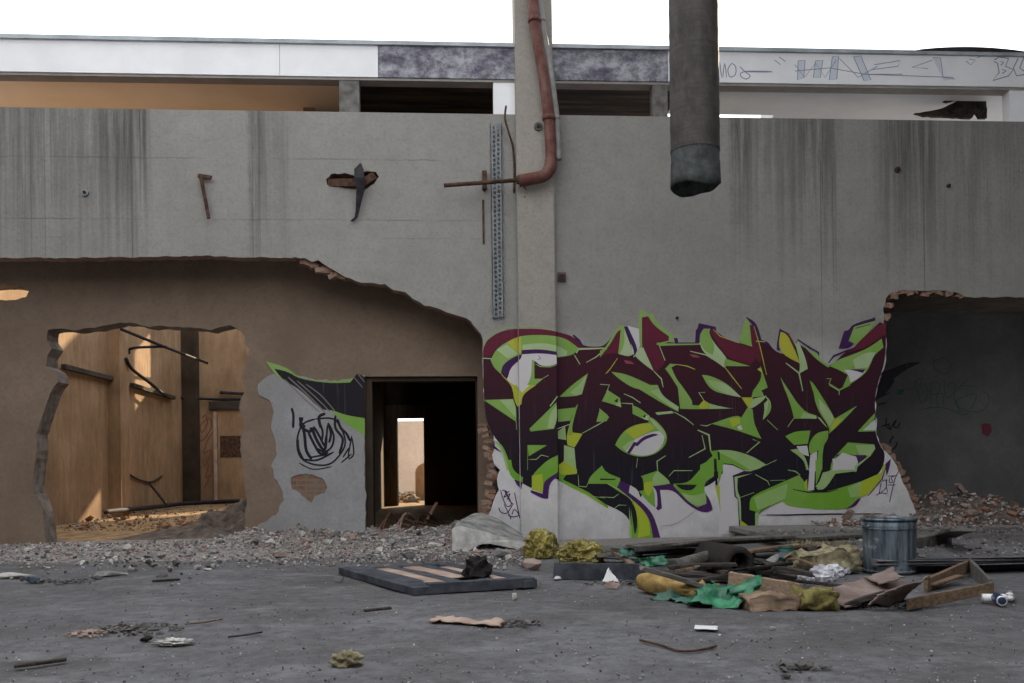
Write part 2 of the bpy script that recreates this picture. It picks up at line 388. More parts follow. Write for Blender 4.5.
# doorway and opening reach the floor: run the outline around them
ow = [pxz(-140, zt, RD), pxz(545, zt, RD), (545, 545)] + [door[2], door[1], door[0], door[3]] + [(246, 545)] + jag([opening[i] for i in range(32, -1, -1)], 0.7, 4, False) + jag([opening[0]] + opening[:33:-1], 0.8, 4, False) + [(46, 545), (-140, 545)]
rec = slab(ow, [jag(slot, 0.5, 4)], RD, 0.36, [M['recess'], M['recess_edge']], 'wall_recess')
# pale render left on the pier beside the doorway, with the brick patch showing through
patch = [(283, 372), (300, 376), (330, 381), (355, 379), (363, 384), (365, 470), (366, 500), (366, 538), (255, 538), (258, 525), (276, 515), (284, 500), (281, 488), (274, 478), (271, 466), (277, 455), (275, 440), (271, 425), (274, 412), (269, 400), (259, 395), (258, 384), (268, 376)]
slab(jag(patch, 1.2, 4), [jag([(291, 478), (300, 474), (312, 474), (322, 478), (327, 487), (325, 493), (315, 496), (312, 503), (307, 500), (300, 493), (292, 489)], 0.8, 3)], RD - 0.018, 0.017, [M['patch'], M['patch']], 'plaster_patch', rec)
b_ = [(288, 472), (330, 472), (330, 506), (288, 506)]
slab(b_, [], RD - 0.004, 0.003, [M['brick_wall'], M['brick_wall']], 'brick_patch', rec)
# recessed wall on the right
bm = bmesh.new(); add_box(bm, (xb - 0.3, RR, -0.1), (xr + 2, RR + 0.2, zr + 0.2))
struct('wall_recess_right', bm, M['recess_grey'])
# pilaster that carries on above the wall as the hall column
YP = -0.13
xpl, xpr = P(518.2, 300, YP).x, P(555.6, 300, YP).x
bm = bmesh.new(); add_box(bm, (xpl, YP, -0.05), (xpr, 0.33, 8.6))
bmesh.ops.bevel(bm, geom=[e for e in bm.edges if abs(e.verts[0].co.z - e.verts[1].co.z) > 1], offset=0.012, segments=2, affect='EDGES')
struct('column_hall', bm, M['column'])
# fascia beam of the low annex roof, in three stretches
def beam(px0, px1, m, name):
    z0 = P(600, 80.5).z; z1 = P(600, 49.5).z
    bm = bmesh.new(); add_box(bm, (P(px0, 70).x, 0.0, z0), (P(px1, 70).x, 0.24, z1)); 
    return struct(name, bm, m)
beam(-200, 279.5, M['fascia_white'], 'trim_1'); beam(280, 378, M['fascia_white'], 'trim_2'); beam(378.4, 668, M['fascia_stain'], 'trim_3'); beam(668.4, 1250, M['fascia_white'], 'trim_4')
zb = P(600, 80.5).z; zB = P(600, 49.5).z
XL, XR, XS = P(-200, 70).x, P(1250, 70).x, -7.2
bm = bmesh.new(); add_box(bm, (XL, 0.02, zb - 0.035), (XR, 0.22, zb - 0.002)); struct('trim_5', bm, M['soffit_strip'])
bm = bmesh.new(); add_box(bm, (XL, -0.04, zB), (XR, 0.34, zB + 0.05)); struct('trim_6', bm, M['fascia_edge'])
# lifted roofing felt at the right end of the edge
bm = bmesh.new(); up = []
for i in range(25):
    t = i / 24; x = P(915 + t * 110, 48).x; z = zB + 0.05 + 0.055 * math.sin(math.pi * t) ** 0.8
    up.append((bm.verts.new((x, -0.05, z)), bm.verts.new((x, 0.3, z + .02)), bm.verts.new((x, 0.3, zB + 0.045)), bm.verts.new((x, -0.05, zB + 0.045))))
for a, b in zip(up, up[1:]):
    for q in range(4): bm.faces.new((a[q], a[(q + 1) % 4], b[(q + 1) % 4], b[q]))
struct('trim_7', bm, simple('black_felt', (.02, .02, .022, 1), (.05, .05, .055, 1), 9))
# annex rooms behind: ceilings, partitions, rear wall
BY = 13.0
x_p1, x_p2 = P(347, 95, 0.5).x, P(600, 95, 0.5).x
zc = zb + 0.0
bm = bmesh.new(); add_box(bm, (XS - 0.3, 0.24, zc), (x_p1, 2.0, zc + 0.25)); struct('ceiling_1', bm, M['ceil_warm_bounce'])
bm = bmesh.new(); add_box(bm, (x_p1, 0.24, zc), (x_p2 + 1.1, BY + .3, zc + 0.25)); struct('ceiling_2', bm, M['ceil_dark'])
bm = bmesh.new(); add_box(bm, (x_p2 + 1.1, 0.24, zc), (P(777, 100, 1).x, 1.12, zc + 0.25)); add_box(bm, (P(777, 100, 1).x, 0.24, zc), (XR, 1.7, zc + 0.25)); struct('ceiling_3', bm, M['ceil_white'])
# stub posts in the clerestory slot
def stub(px0, px1, m, name, y0=0.03, y1=0.2):
    bm = bmesh.new(); add_box(bm, (P(px0, 95).x, y0, ztop - .1), (P(px1, 95).x, y1, zb)); struct(name, bm, m)
dk = simple('dark_post_concrete', (.09, .085, .08, 1), (.2, .19, .18, 1), 9)
stub(339, 359, dk, 'column_stub_1'); stub(493.5, 517, M['fascia_white'], 'column_stub_2'); stub(653, 668, dk, 'column_stub_3'); stub(1011, 1100, M['fascia_white'], 'column_stub_4')
# torn corner of the white ceiling at the right end of the slot
bm = bmesh.new(); tn = bmesh.new()
for (pts_, y_) in (([(986, 84), (955, 86), (946, 90), (950, 95), (938, 98), (948, 102), (958, 100), (945, 107), (930, 111), (915, 113), (925, 116), (972, 118), (976, 112), (980, 118), (987, 118)], .5),):
    pts_ = jag(pts_, .6, 4); f0 = [bm.verts.new(P(x, y, y_)) for x, y in pts_]; f1 = [bm.verts.new(P(x, y, y_) + Vector((0, .06, 0))) for x, y in pts_]
    for t in geometry.tessellate_polygon([[Vector((x, y, 0)) for x, y in pts_]]):
        bm.faces.new([f0[i] for i in t]); bm.faces.new([f1[i] for i in t][::-1])
    for i in range(len(f0)): bm.faces.new((f0[i], f0[(i + 1) % len(f0)], f1[(i + 1) % len(f0)], f1[i]))
struct('trim_8', bm, simple('charred_laths', (.006, .006, .007, 1), (.05, .035, .025, 1), 9))
# annex shell
bm = bmesh.new(); add_box(bm, (XS - 0.3, RD + 0.36, -0.1), (XS, BY, zc)); struct('wall_left_room', bm, M['ochre'])
# dark corridor: left partition, right partition, inner wall with the far doorway
CY = 10.5
cxl, cxr = P(366, 450, RD + .3).x - 0.05, P(478, 450, RD + .3).x + 0.9
bm = bmesh.new(); add_box(bm, (P(385, 450, 10.5).x - .4, RD + 0.36, -0.1), (P(385, 450, 10.5).x - .25, BY, zc)); struct('wall_partition', bm, M['ochre'])
pcl = P(385, 450, CY).x
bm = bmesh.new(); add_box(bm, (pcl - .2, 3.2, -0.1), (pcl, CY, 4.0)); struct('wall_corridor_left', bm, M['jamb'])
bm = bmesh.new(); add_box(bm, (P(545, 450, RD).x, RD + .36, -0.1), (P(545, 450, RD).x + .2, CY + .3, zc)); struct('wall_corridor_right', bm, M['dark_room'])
a0, a1 = P(397, 418, CY), P(424.5, 498, CY)
bm = bmesh.new()
add_box(bm, (P(385, 450, CY).x - .5, CY, -0.1), (a0.x, CY + .3, zc)); add_box(bm, (a1.x, CY, -0.1), (P(545, 450, RD).x + .4, CY + .3, zc)); add_box(bm, (a0.x, CY, a0.z), (a1.x, CY + .3, zc))
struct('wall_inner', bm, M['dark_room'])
bm = bmesh.new(); w = .16; add_box(bm, (a0.x - .32, CY - .05, 0), (a0.x, CY + .32, a0.z + .32)); add_box(bm, (a0.x, CY - .05, a0.z), (a1.x + .05, CY + .32, a0.z + .32))
struct('door_1', bm, M['jamb'])
bm = bmesh.new(); d0, d1 = P(365, 376, RD), P(478, 376, RD)
add_box(bm, (d0.x - .02, RD + .05, 0), (d0.x + .09, RD + .34, d0.z - .02)); add_box(bm, (d1.x - .03, RD + .06, 0), (d1.x + .06, RD + .34, d0.z)); add_box(bm, (d0.x, RD + .06, d0.z - .07), (d1.x, RD + .34, d0.z + .05))
struct('door_2', bm, M['dark_room'])
bm = bmesh.new(); add_box(bm, (XS, 0.3, 4.0), (XS + 0.02, 0.4, 4.02)); bm.free()
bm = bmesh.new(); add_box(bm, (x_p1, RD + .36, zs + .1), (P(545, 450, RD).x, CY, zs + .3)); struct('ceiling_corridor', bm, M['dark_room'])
# rear wall of the left room: solid in the corner, unseen openings further right shaped to throw the sun patches
xo0 = P(252, 450, BY).x; xo1 = P(385, 450, 10.5).x - .6
bm = bmesh.new(); zR = 7.5
add_box(bm, (XS - .3, BY, -0.1), (xo0, BY + .25, zR)); add_box(bm, (xo1, BY, -.1), (P(385, 450, 10.5).x - .25, BY + .25, zR))
xm0, xm1 = xo0 + 0.8, xo0 + 1.9
add_box(bm, (xo0, BY, -.1), (xm0, BY + .25, 4.5)); add_box(bm, (xo0, BY, 5.95), (xm0, BY + .25, zR)); add_box(bm, (xm0, BY, -.1), (xm1, BY + .25, zR)); add_box(bm, (xm1, BY, -.1), (xo1, BY + .25, .5)); add_box(bm, (xm1, BY, 4.0), (xo1, BY + .25, zR))
struct('wall_rear', bm, M['ochre'])
# yard behind: ground and its far wall
bm = bmesh.new(); add_box(bm, (-14, 19, -0.1), (12, 19.3, P(410, 421, 19).z)); struct('wall_yard', bm, M['yard'])
# sun-blocking wall behind the right room is added further down
# hall side walls (out of the picture) and the roof girders the column carries
hm = simple('hall_concrete', (.07, .068, .065, 1), (.11, .105, .1, 1), 2)
XHL, XHR = XS - 1.0, P(1075, 300).x + 0.35
bm = bmesh.new(); add_box(bm, (XHR, -16, -0.1), (XHR + .3, 0.0, 9.0)); struct('wall_right', bm, hm)
bm = bmesh.new(); add_box(bm, (XHR + 1.3, 0.0, -0.1), (XHR + 1.5, RR + .2, zr + .3)); struct('wall_light_stop', bm, hm)  # unseen end wall, added to stop light leaking into the right recess
bm = bmesh.new(); add_box(bm, (XHL - .3, -16, -0.1), (XHL, 0.0, 7.4)); struct('wall_left', bm, hm)
bm = bmesh.new(); add_box(bm, (XHL, -16.3, -0.1), (XHR, -16, 6.5)); struct('wall_sky_blocker', bm, hm)  # unseen wall behind the camera, added to cut low sky light
bm = bmesh.new(); add_box(bm, (XHL, -0.15, 8.6), (XHR, 0.3, 9.2)); add_box(bm, (XHL, -2.95, 8.6), (XHR, -2.55, 9.2)); add_box(bm, (xpl, -2.6, 8.75), (xpr, 0, 9.1))
struct('ceiling_girders', bm, hm)
bm = bmesh.new(); add_box(bm, (3.6, -8.5, 9.2), (XHR, 0.3, 9.4)); struct('ceiling_added_shade', bm, hm)  # partial roof added out of view to shade the right wall and recess
# floor of the hall with its small unevenness, the annex and the yard
def fz(x, y):
    h = 0.03 * (noise.fractal(Vector((x * 0.8, y * 0.8, 0)), 1.0, 2.0, 4)) 
    return h * 0.5
bm = bmesh.new(); NX, NY = 150, 130; x0, x1, y0, y1 = -10.5, 10.5, -13.5, 1.2
g = [[bm.verts.new((x0 + (x1 - x0) * i / NX, y0 + (y1 - y0) * j / NY, 0)) for i in range(NX + 1)] for j in range(NY + 1)]
for row in g:
    for v in row: v.co.z = fz(v.co.x, v.co.y) - 0.006
for j in range(NY):
    for i in range(NX): bm.faces.new((g[j][i], g[j][i + 1], g[j + 1][i + 1], g[j + 1][i])).smooth = True
struct('floor', bm, M['floor'])
bm = bmesh.new(); add_box(bm, (-14, RD - .1, -0.2), (x_p2, 26, -0.012)); struct('floor_annex', bm, M['earth'])
bm = bmesh.new(); add_box(bm, (x_p2, RD - .1, -0.2), (14, 26, -0.012)); struct('floor_yard', bm, M['floor'])
bm = bmesh.new(); add_box(bm, (x_p2 + .5, 8.5, -0.1), (14, 8.8, 8.2)); struct('wall_sun_blocker', bm, M['fascia_white'])  # unseen tall wall, added to keep sun off the right soffit and ceiling
# low raised slab by the right recess, its front edge undercut
pa, pb = F(885, 561, 0.13), F(1100, 566, 0.13)
bm = bmesh.new(); add_box(bm, (pa.x - .05, pa.y + .05, 0.075), (XHR, -0.02, 0.135)); add_box(bm, (pa.x + .05, pa.y + .3, -0.02), (XHR, -0.02, 0.08))
bmesh.ops.subdivide_edges(bm, edges=bm.edges[:], cuts=6, use_grid_fill=True)
for v in bm.verts:
    if v.co.y < pa.y + .12: v.co.y += random.uniform(-.04, .04)
struct('floor_platform', bm, M['floor'])

# ------------------------------------------------------------------ painted walls
def gm(name, a, b, z0, z1, sc_=1.5, dots=0.25):
    """spray paint: colour fades with height on the wall and with soft cloudy overspray"""
    k = NT(name); x, y, z = k.sep()
    f = k.math('ADD', k.math('DIVIDE', k.math('SUBTRACT', z, z0), z1 - z0), k.math('MULTIPLY', k.math('SUBTRACT', k.noise(k.pos(), sc_, 4, .6), .5), dots * 4))
    c = k.ramp(f, 0, 1, a, b)
    n = k.noise(k.pos(), 26, 5, .7)
    c = k.mix(k.math('MULTIPLY', k.ramp(k.noise(k.pos((12, 12, .4)), 2, 4, .7), .6, .75), .22), c, (.2, .19, .18, 1))
    return k.fin(c, .75, n, .3, .01)
G_ = {'D': gm('plum_spray', (.010, .008, .015, 1), (.056, .0085, .019, 1), .9, 2.75, 1.2, .14),
      'M': gm('maroon_spray', (.085, .011, .024, 1), (.125, .015, .036, 1), 1.6, 2.8, 2.5, .3),
      'R': gm('rose_spray', (.24, .05, .07, 1), (.3, .07, .09, 1), 1, 3),
      'K': gm('black_spray', (.010, .010, .014, 1), (.018, .014, .022, 1), .5, 2.5),
      'G': gm('green_spray', (.15, .35, .028, 1), (.26, .40, .12, 1), .2, 3.2, 1.8, .5),
      'L': gm('pale_green_spray', (.27, .43, .14, 1), (.42, .52, .31, 1), .2, 3.2, 2.2, .5),
      'Y': gm('lime_spray', (.36, .46, .03, 1), (.46, .44, .05, 1), .2, 3.0, 2.5, .4),
      'P': gm('purple_spray', (.062, .014, .10, 1), (.045, .012, .075, 1), .2, 3.0),
      'W': gm('primer_white', (.54, .52, .54, 1), (.62, .60, .60, 1), .2, 3.0, 3, .4)}
GK = list(G_)
class Paint:
    def __init__(s, Y=0.0, keys=None, off=0.001, step=0.00005, pil=False):
        s.Y, s.off, s.step, s.pil = Y, off, step, pil; s.bm = bmesh.new(); s.n = 0; s.mats = GK
    def _tri(s, pts, mi, o):
        if s.pil:
            q = [P(x, y, YP) for x, y in pts]
            for lo, hi, y in ((-1e9, xpl, 0.0), (xpl, xpr, YP), (xpr, 1e9, 0.0)):
                c = [(p.x, p.z) for p in q]
                for lim, sg in ((lo, 1), (hi, -1)):
                    out = []
                    for i in range(len(c)):
                        a, b = c[i], c[(i + 1) % len(c)]; da, db = sg * (a[0] - lim), sg * (b[0] - lim)
                        if da >= 0: out.append(a)
                        if (da > 0) != (db > 0) and da != db:
                            t = da / (da - db)
                            if 0 < t < 1: out.append((a[0] + (b[0] - a[0]) * t, a[1] + (b[1] - a[1]) * t))
                    c = out
                    if len(c) < 3: break
                if len(c) < 3: continue
                pp = []
                for X, Z in c:
                    d = Vector((X, YP, Z)) - CAM; pp.append(CAM + d * ((y - CAM.y) / d.y) + Vector((0, -o, 0)))
                s._face(pp, mi)
        else:
            s._face([P(x, y, s.Y) + Vector((0, -o, 0)) for x, y in pts], mi)
    def _face(s, pp, mi):
        f = s.bm.faces.new([s.bm.verts.new(p) for p in pp]); f.material_index = mi
        f.normal_update()
        if f.normal.y > 0: f.normal_flip()
    def poly(s, key, pts):
        mi = s.mats.index(key); s.n += 1; o = s.off + s.n * s.step
        for _ in range(2):                      # gentle bends become curves, sharp corners stay
            out = []; n = len(pts)
            for i in range(n):
                p0, p1, p2 = Vector(pts[i - 1]), Vector(pts[i]), Vector(pts[(i + 1) % n]); u, v = p1 - p0, p2 - p1
                if u.length > .3 and v.length > .3 and u.angle(v) < .85:
                    out += [tuple(p1 - u * .25), tuple(p1 + v * .25)]
                else: out.append(tuple(p1))
            pts = out
        for t in geometry.tessellate_polygon([[Vector((x, y, 0)) for x, y in pts]]):
            s._tri([pts[i] for i in t], mi, o)
    def line(s, key, pts, w, taper=True):
        mi = s.mats.index(key); s.n += 1; o = s.off + s.n * s.step
        V = [Vector(p) for p in pts]; n = len(V); L = []; R = []
        for i, p in enumerate(V):
            d = (V[min(i + 1, n - 1)] - V[max(i - 1, 0)])
            if d.length < 1e-6: d = Vector((1, 0))
            d.normalize(); nn = Vector((-d.y, d.x))
            ww = w / 2 * (0.55 if (taper and i in (0, n - 1)) else 1.0)
            L.append(p + nn * ww); R.append(p - nn * ww)
        for i in range(n - 1):
            q = [L[i], L[i + 1], R[i + 1], R[i]]
            s._tri([tuple(v) for v in (q[0], q[1], q[2])], mi, o); s._tri([tuple(v) for v in (q[0], q[2], q[3])], mi, o)
    def done(s, name, label, cat='graffiti', group=None):
        return tag(obj(name, s.bm, [G_[k] for k in s.mats], recalc=False), label, cat, group)
def T(x0, y0, pts, k=8.0): return [(x0 + x / k, y0 + y / k) for x, y in pts]

g = Paint(pil=True)
# dark body of the lettering
g.poly('D', [(483, 358), (484, 345), (490, 337), (507, 330), (530, 328.5), (556, 331.5), (573, 336), (582, 346), (600, 347), (606, 344), (613, 335), (619, 328), (624, 327), (630, 338), (637, 352), (641, 345), (640, 318), (643, 314.5), (650, 320), (660, 332), (669, 336), (668, 342), (690, 344), (699, 341), (703, 330), (713, 330), (720, 336), (735, 342), (748, 345), (750, 325), (755, 325), (760, 340), (768, 343), (776, 352), (784, 354), (780, 340), (783, 332), (790, 335), (797, 349), (800, 345), (812, 352), (820, 362), (828, 366), (835, 362), (845, 352), (854, 348), (866, 335), (880, 322), (886, 325), (886, 336), (885, 362), (878, 382), (874.5, 400), (876, 420), (875, 432), (880, 446), (885, 452), (884, 464), (880, 472), (870, 482), (855, 491), (830, 495), (800, 495), (760, 500), (757, 532), (741, 534), (739, 500), (735, 478), (722, 474), (712, 484), (697, 490), (676, 488), (657, 481), (644, 490), (640, 500), (633, 530), (627, 514), (600, 502), (563, 481), (545, 475), (531, 488), (512, 478), (505, 449), (493, 436), (486, 420), (484, 400)])
A = lambda *p: T(480, 305, p); B = lambda *p: T(480, 385, p); C = lambda *p: T(480, 460, p)
D = lambda *p: T(600, 305, p); E = lambda *p: T(600, 385, p); H_ = lambda *p: T(600, 460, p)
S = lambda *p: T(700, 305, p); U = lambda *p: T(700, 385, p); I_ = lambda *p: T(700, 460, p)
J = lambda *p: T(800, 305, p); K_ = lambda *p: T(800, 385, p); L_ = lambda *p: T(800, 460, p)
# left arch
g.line('G', A((20, 330), (40, 285), (95, 228), (220, 178), (330, 175), (480, 175), (600, 195)), 1.0)
g.poly('M', A((25, 415), (25, 330), (95, 245), (215, 195), (330, 190), (480, 190), (610, 210), (700, 240), (770, 280), (830, 340), (790, 335), (700, 275), (610, 245), (480, 235), (330, 240), (240, 275), (130, 340), (90, 410)))
g.poly('G', A((85, 440), (130, 350), (240, 280), (330, 245), (480, 238), (610, 248), (700, 275), (790, 345), (750, 400), (620, 420), (615, 375), (480, 350), (335, 360), (330, 395), (240, 430), (175, 500), (165, 550), (110, 500)))
g.poly('L', A((135, 360), (215, 315), (310, 390), (225, 430)))
g.poly('L', A((340, 318), (480, 302), (612, 320), (700, 370), (690, 405), (620, 415), (612, 372), (480, 352), (340, 362)))
g.poly('Y', A((220, 305), (240, 282), (330, 248), (330, 390), (305, 385)))
g.poly('P', A((175, 540), (175, 490), (240, 430), (330, 410), (335, 360), (480, 352), (612, 375), (610, 400), (480, 385), (335, 395), (330, 450), (260, 490), (220, 560), (225, 590)))
g.poly('W', A((225, 575), (245, 500), (330, 430), (335, 395), (480, 385), (612, 400), (615, 470), (560, 490), (480, 485), (445, 450), (430, 450), (430, 590), (490, 590), (400, 680), (270, 680), (215, 590)))
g.line('K', A((470, 405), (485, 430), (460, 435)), .8)
g.poly('G', A((415, 435), (435, 445), (435, 590), (505, 590), (385, 690), (335, 690), (410, 600)))
g.line('G', A((440, 470), (480, 492), (560, 495), (615, 478)), 1.0)
g.poly('Y', A((160, 530), (185, 570), (270, 640), (345, 700), (265, 700), (250, 640), (170, 560)))
g.line('P', A((745, 240), (790, 285), (825, 335)), 3.0)
g.line('L', A((20, 425), (95, 430)), 1.6); g.line('L', A((755, 400), (800, 475)), 1.4)
g.line('L', A((850, 460), (930, 415), (990, 365), (1024, 345)), 1.0); g.line('L', A((770, 385), (790, 352), (1010, 345)), 2.0)
g.line('L', A((470, 605), (550, 560)), 1.0)
g.poly('G', B((635, 95), (735, 0), (865, -95), (815, 75), (760, 90))); g.poly('L', B((720, 60), (800, -10), (850, -80), (815, 70), (760, 85)))
# left stem
g.poly('Y', B((255, 0), (450, 0), (340, 75), (330, 155), (300, 175), (270, 110), (265, 30)))
g.poly('W', B((290, 0), (400, 0), (335, 62)))
g.poly('G', B((30, 120), (265, 112), (290, 180), (290, 295))); g.poly('L', B((160, 120), (262, 115), (285, 185), (285, 260)))
g.line('L', B((288, 285), (295, 360)), .9)
g.poly('G', B((395, 350), (610, 140), (620, 270), (590, 350), (405, 372))); g.poly('L', B((560, 220), (612, 165), (618, 270), (590, 345), (540, 345)))
g.line('L', B((560, 170), (620, 90)), 2)
g.poly('G', B((622, 195), (760, 180), (720, 285), (625, 295)))
g.poly('Y', B((755, 185), (785, 150), (735, 330), (740, 380), (820, 390), (770, 480), (755, 500), (700, 480), (690, 420), (720, 300)))
g.poly('G', B((755, 185), (785, 150), (735, 330), (735, 400), (705, 400), (720, 300)))
g.poly('L', B((622, 370), (680, 330), (690, 440), (625, 430)))
g.line('W', B((620, 350), (715, 315)), 1.1); g.line('L', B((820, 385), (940, 320), (1024, 270)), 1.0)
g.poly('G', B((380, 480), (535, 482), (390, 570)))
g.line('L', B((390, 595), (450, 595), (490, 560), (550, 575)), .8); g.line('G', B((382, 480), (380, 680)), .8)
g.poly('G', C((415, 130), (455, 80), (540, 0), (625, -40), (625, 100), (540, 155), (510, 200), (505, 265), (415, 235)))
g.poly('Y', C((415, 125), (500, 110), (505, 265), (415, 235)))
g.poly('L', B((672, 480), (755, 505), (770, 680), (670, 610)))
g.poly('Y', C((630, 40), (670, 10), (775, 75), (775, 110), (690, 120), (635, 120)))
g.poly('G', B((960, 190), (1020, 240), (1015, 290), (930, 295))); g.poly('G', B((975, 130), (1024, 30), (1024, 140)))
g.poly('L', B((95, 430), (190, 490), (255, 680), (215, 680), (170, 520))); g.poly('G', B((120, 440), (190, 490), (255, 680), (235, 680), (180, 515)))
g.poly('G', C((215, 0), (250, 0), (260, 80), (345, 140), (340, 180), (270, 155), (235, 110)))
g.poly('P', B((95, 465), (175, 540), (150, 530), (100, 500)))
g.poly('P', C((275, 155), (340, 180), (330, 235), (290, 195)))
g.poly('P', C((405, 240), (500, 270), (510, 180), (540, 150), (625, 95), (625, 130), (555, 185), (545, 310), (500, 310), (405, 260)))
g.poly('G', C((630, 110), (690, 120), (665, 150), (690, 190), (630, 165)))
g.line('G', C((640, 155), (720, 200), (860, 270), (1024, 378)), 3.6); g.line('Y', C((700, 200), (860, 282), (1024, 388)), 1.2)
g.poly('G', C((860, 190), (880, 130), (975, 45), (1000, 90), (1024, 100), (1024, 190)))
g.line('L', C((785, 120), (790, 210), (850, 215), (862, 190)), .8); g.line('L', C((900, 290), (1000, 305)), .8)
# peaks
g.poly('G', D((0, 365), (40, 345), (90, 260), (130, 185), (175, 160), (205, 175), (185, 210), (150, 390), (75, 320), (0, 420)))
g.poly('M', D((0, 425), (75, 325), (135, 215), (165, 198), (148, 390), (60, 385)))
g.poly('L', D((170, 190), (195, 190), (270, 390), (230, 415), (145, 390)))
g.poly('G', D((170, 190), (190, 185), (200, 300), (160, 390), (145, 390)))
g.poly('W', D((215, 165), (310, 190), (325, 345), (270, 420), (265, 390)))
g.poly('P', D((190, 175), (220, 170), (305, 350), (285, 400), (265, 410), (275, 370)))
g.poly('G', D((305, 90), (330, 30), (360, 65), (430, 75), (440, 120), (540, 215), (600, 245), (580, 290), (455, 320), (335, 340), (345, 400), (315, 330), (312, 190)))
g.poly('M', D((335, 100), (385, 90), (430, 165), (550, 250), (550, 285), (450, 310), (470, 360), (520, 460), (490, 500), (440, 540), (340, 370), (335, 330)))
g.poly('L', D((280, 400), (310, 340), (345, 340), (430, 530), (360, 480), (290, 420))); g.line('L', D((430, 530), (490, 590), (505, 660)), 1.3)
g.poly('G', D((455, 300), (540, 310), (800, 300), (800, 318), (510, 325), (470, 330))); g.line('L', D((475, 330), (520, 445)), 1.3)
g.poly('P', D((590, 265), (620, 265), (625, 300), (760, 300), (765, 200), (780, 190), (790, 145), (925, 175), (930, 210), (820, 200), (790, 308), (600, 310)))
g.poly('M', S((70, 200), (110, 195), (220, 280), (420, 345), (440, 440), (400, 480), (300, 450), (200, 410)))
g.poly('L', D((795, 300), (800, 230), (830, 190), (880, 190), (870, 215), (900, 290), (1020, 430), (1024, 480), (990, 500), (870, 410), (820, 370)))
g.poly('G', D((795, 300), (800, 230), (830, 190), (875, 190), (868, 215), (920, 330), (900, 400), (840, 370)))
g.line('Y', S((105, 195), (160, 250), (310, 305)), .8)
g.poly('R', D((190, 440), (250, 450), (275, 475), (205, 468))); g.poly('R', D((715, 395), (770, 398), (805, 420), (740, 420)))
g.line('L', D((720, 370), (850, 400), (990, 490)), 1.2)
g.poly('G', D((90, 535), (200, 550), (340, 610), (480, 680), (290, 680), (160, 600))); g.poly('G', E((260, 0), (460, 0), (500, 90), (630, 175), (625, 215), (540, 170), (420, 100)))
g.poly('L', E((400, 50), (470, 30), (500, 90), (630, 175), (620, 205), (540, 160)))
g.poly('G', D((520, 510), (560, 470), (620, 475), (570, 500), (600, 570), (670, 690), (640, 690), (560, 560))); g.line('Y', D((610, 475), (700, 490), (760, 515)), 1.0)
g.poly('G', S((15, 560), (80, 565), (200, 620), (270, 680), (330, 740), (220, 720), (80, 680))); g.poly('L', S((60, 600), (200, 622), (330, 738), (220, 715), (100, 665)))
g.line('Y', D((140, 425), (75, 520), (45, 550)), .9); g.line('L', D((0, 635), (75, 640), (50, 700)), 1.0)
# middle letter with its eye-shaped drop
g.poly('G', E((20, 130), (60, 40), (160, 105), (165, 180), (120, 160))); g.poly('K', E((110, 130), (145, 105), (140, 140))); g.poly('L', E((120, 160), (160, 130), (170, 175)))
g.poly('G', E((260, 165), (300, 175), (390, 240), (420, 290), (360, 280), (260, 230))); g.poly('L', E((335, 260), (390, 240), (410, 285), (360, 280))); g.poly('K', E((340, 250), (365, 235), (360, 265)))
g.line('L', E((170, 145), (260, 150), (265, 185)), 1.0)
g.poly('G', E((120, 480), (150, 420), (210, 350), (290, 315), (390, 300), (385, 255), (430, 265), (520, 360), (540, 430), (510, 500), (430, 560), (310, 580), (190, 540)))
g.poly('Y', E((200, 370), (290, 320), (390, 302), (440, 340), (280, 435)))
g.poly('W', E((205, 530), (220, 470), (290, 430), (420, 370), (500, 370), (520, 420), (490, 500), (420, 555), (310, 570)))
g.poly('L', E((180, 500), (220, 455), (280, 435), (250, 480), (205, 530)))
g.poly('L', E((390, 255), (450, 300), (520, 370), (530, 430), (505, 400), (430, 320)))
g.poly('P', E((215, 540), (270, 455), (295, 460), (340, 415), (430, 385), (470, 400), (430, 410), (350, 440), (300, 490), (280, 485), (235, 555)))
g.poly('G', E((-5, 185), (75, 260), (-5, 297)))
g.poly('L', E((440, 220), (575, 208), (590, 225), (460, 240))); g.line('L', E((590, 215), (680, 265), (750, 320)), 1.0); g.line('L', E((190, 70), (260, 100), (325, 145)), 1.0)
g.poly('G', E((615, -40), (650, 0), (740, 130), (735, 160), (800, 165), (830, 120), (875, 150), (1024, 185), (800, 195), (640, 190))); g.poly('Y', E((790, 165), (830, 120), (870, 150), (865, 188), (800, 190))); g.poly('L', E((875, 152), (1024, 185), (1070, 188), (870, 192)))
g.line('L', E((840, 60), (790, 60), (830, 125)), 1.2)
g.poly('G', U((90, 310), (290, 240), (330, 260), (380, 180), (420, 195), (430, 310), (490, 430), (470, 425), (290, 360)))
g.poly('Y', U((230, 270), (310, 260), (325, 300), (260, 340))); g.poly('W', U((295, 335), (325, 320), (340, 355), (310, 360)))
g.line('L', E((815, 400), (840, 510), (710, 580)), 1.3); g.line('L', E((780, 360), (870, 400), (885, 530)), 2.0); g.line('L', E((800, 320), (850, 328), (890, 312)), .9)
g.line('L', E((290, 660), (300, 585)), 1.0); g.line('L', E((525, 565), (455, 610), (460, 690)), 1.2)
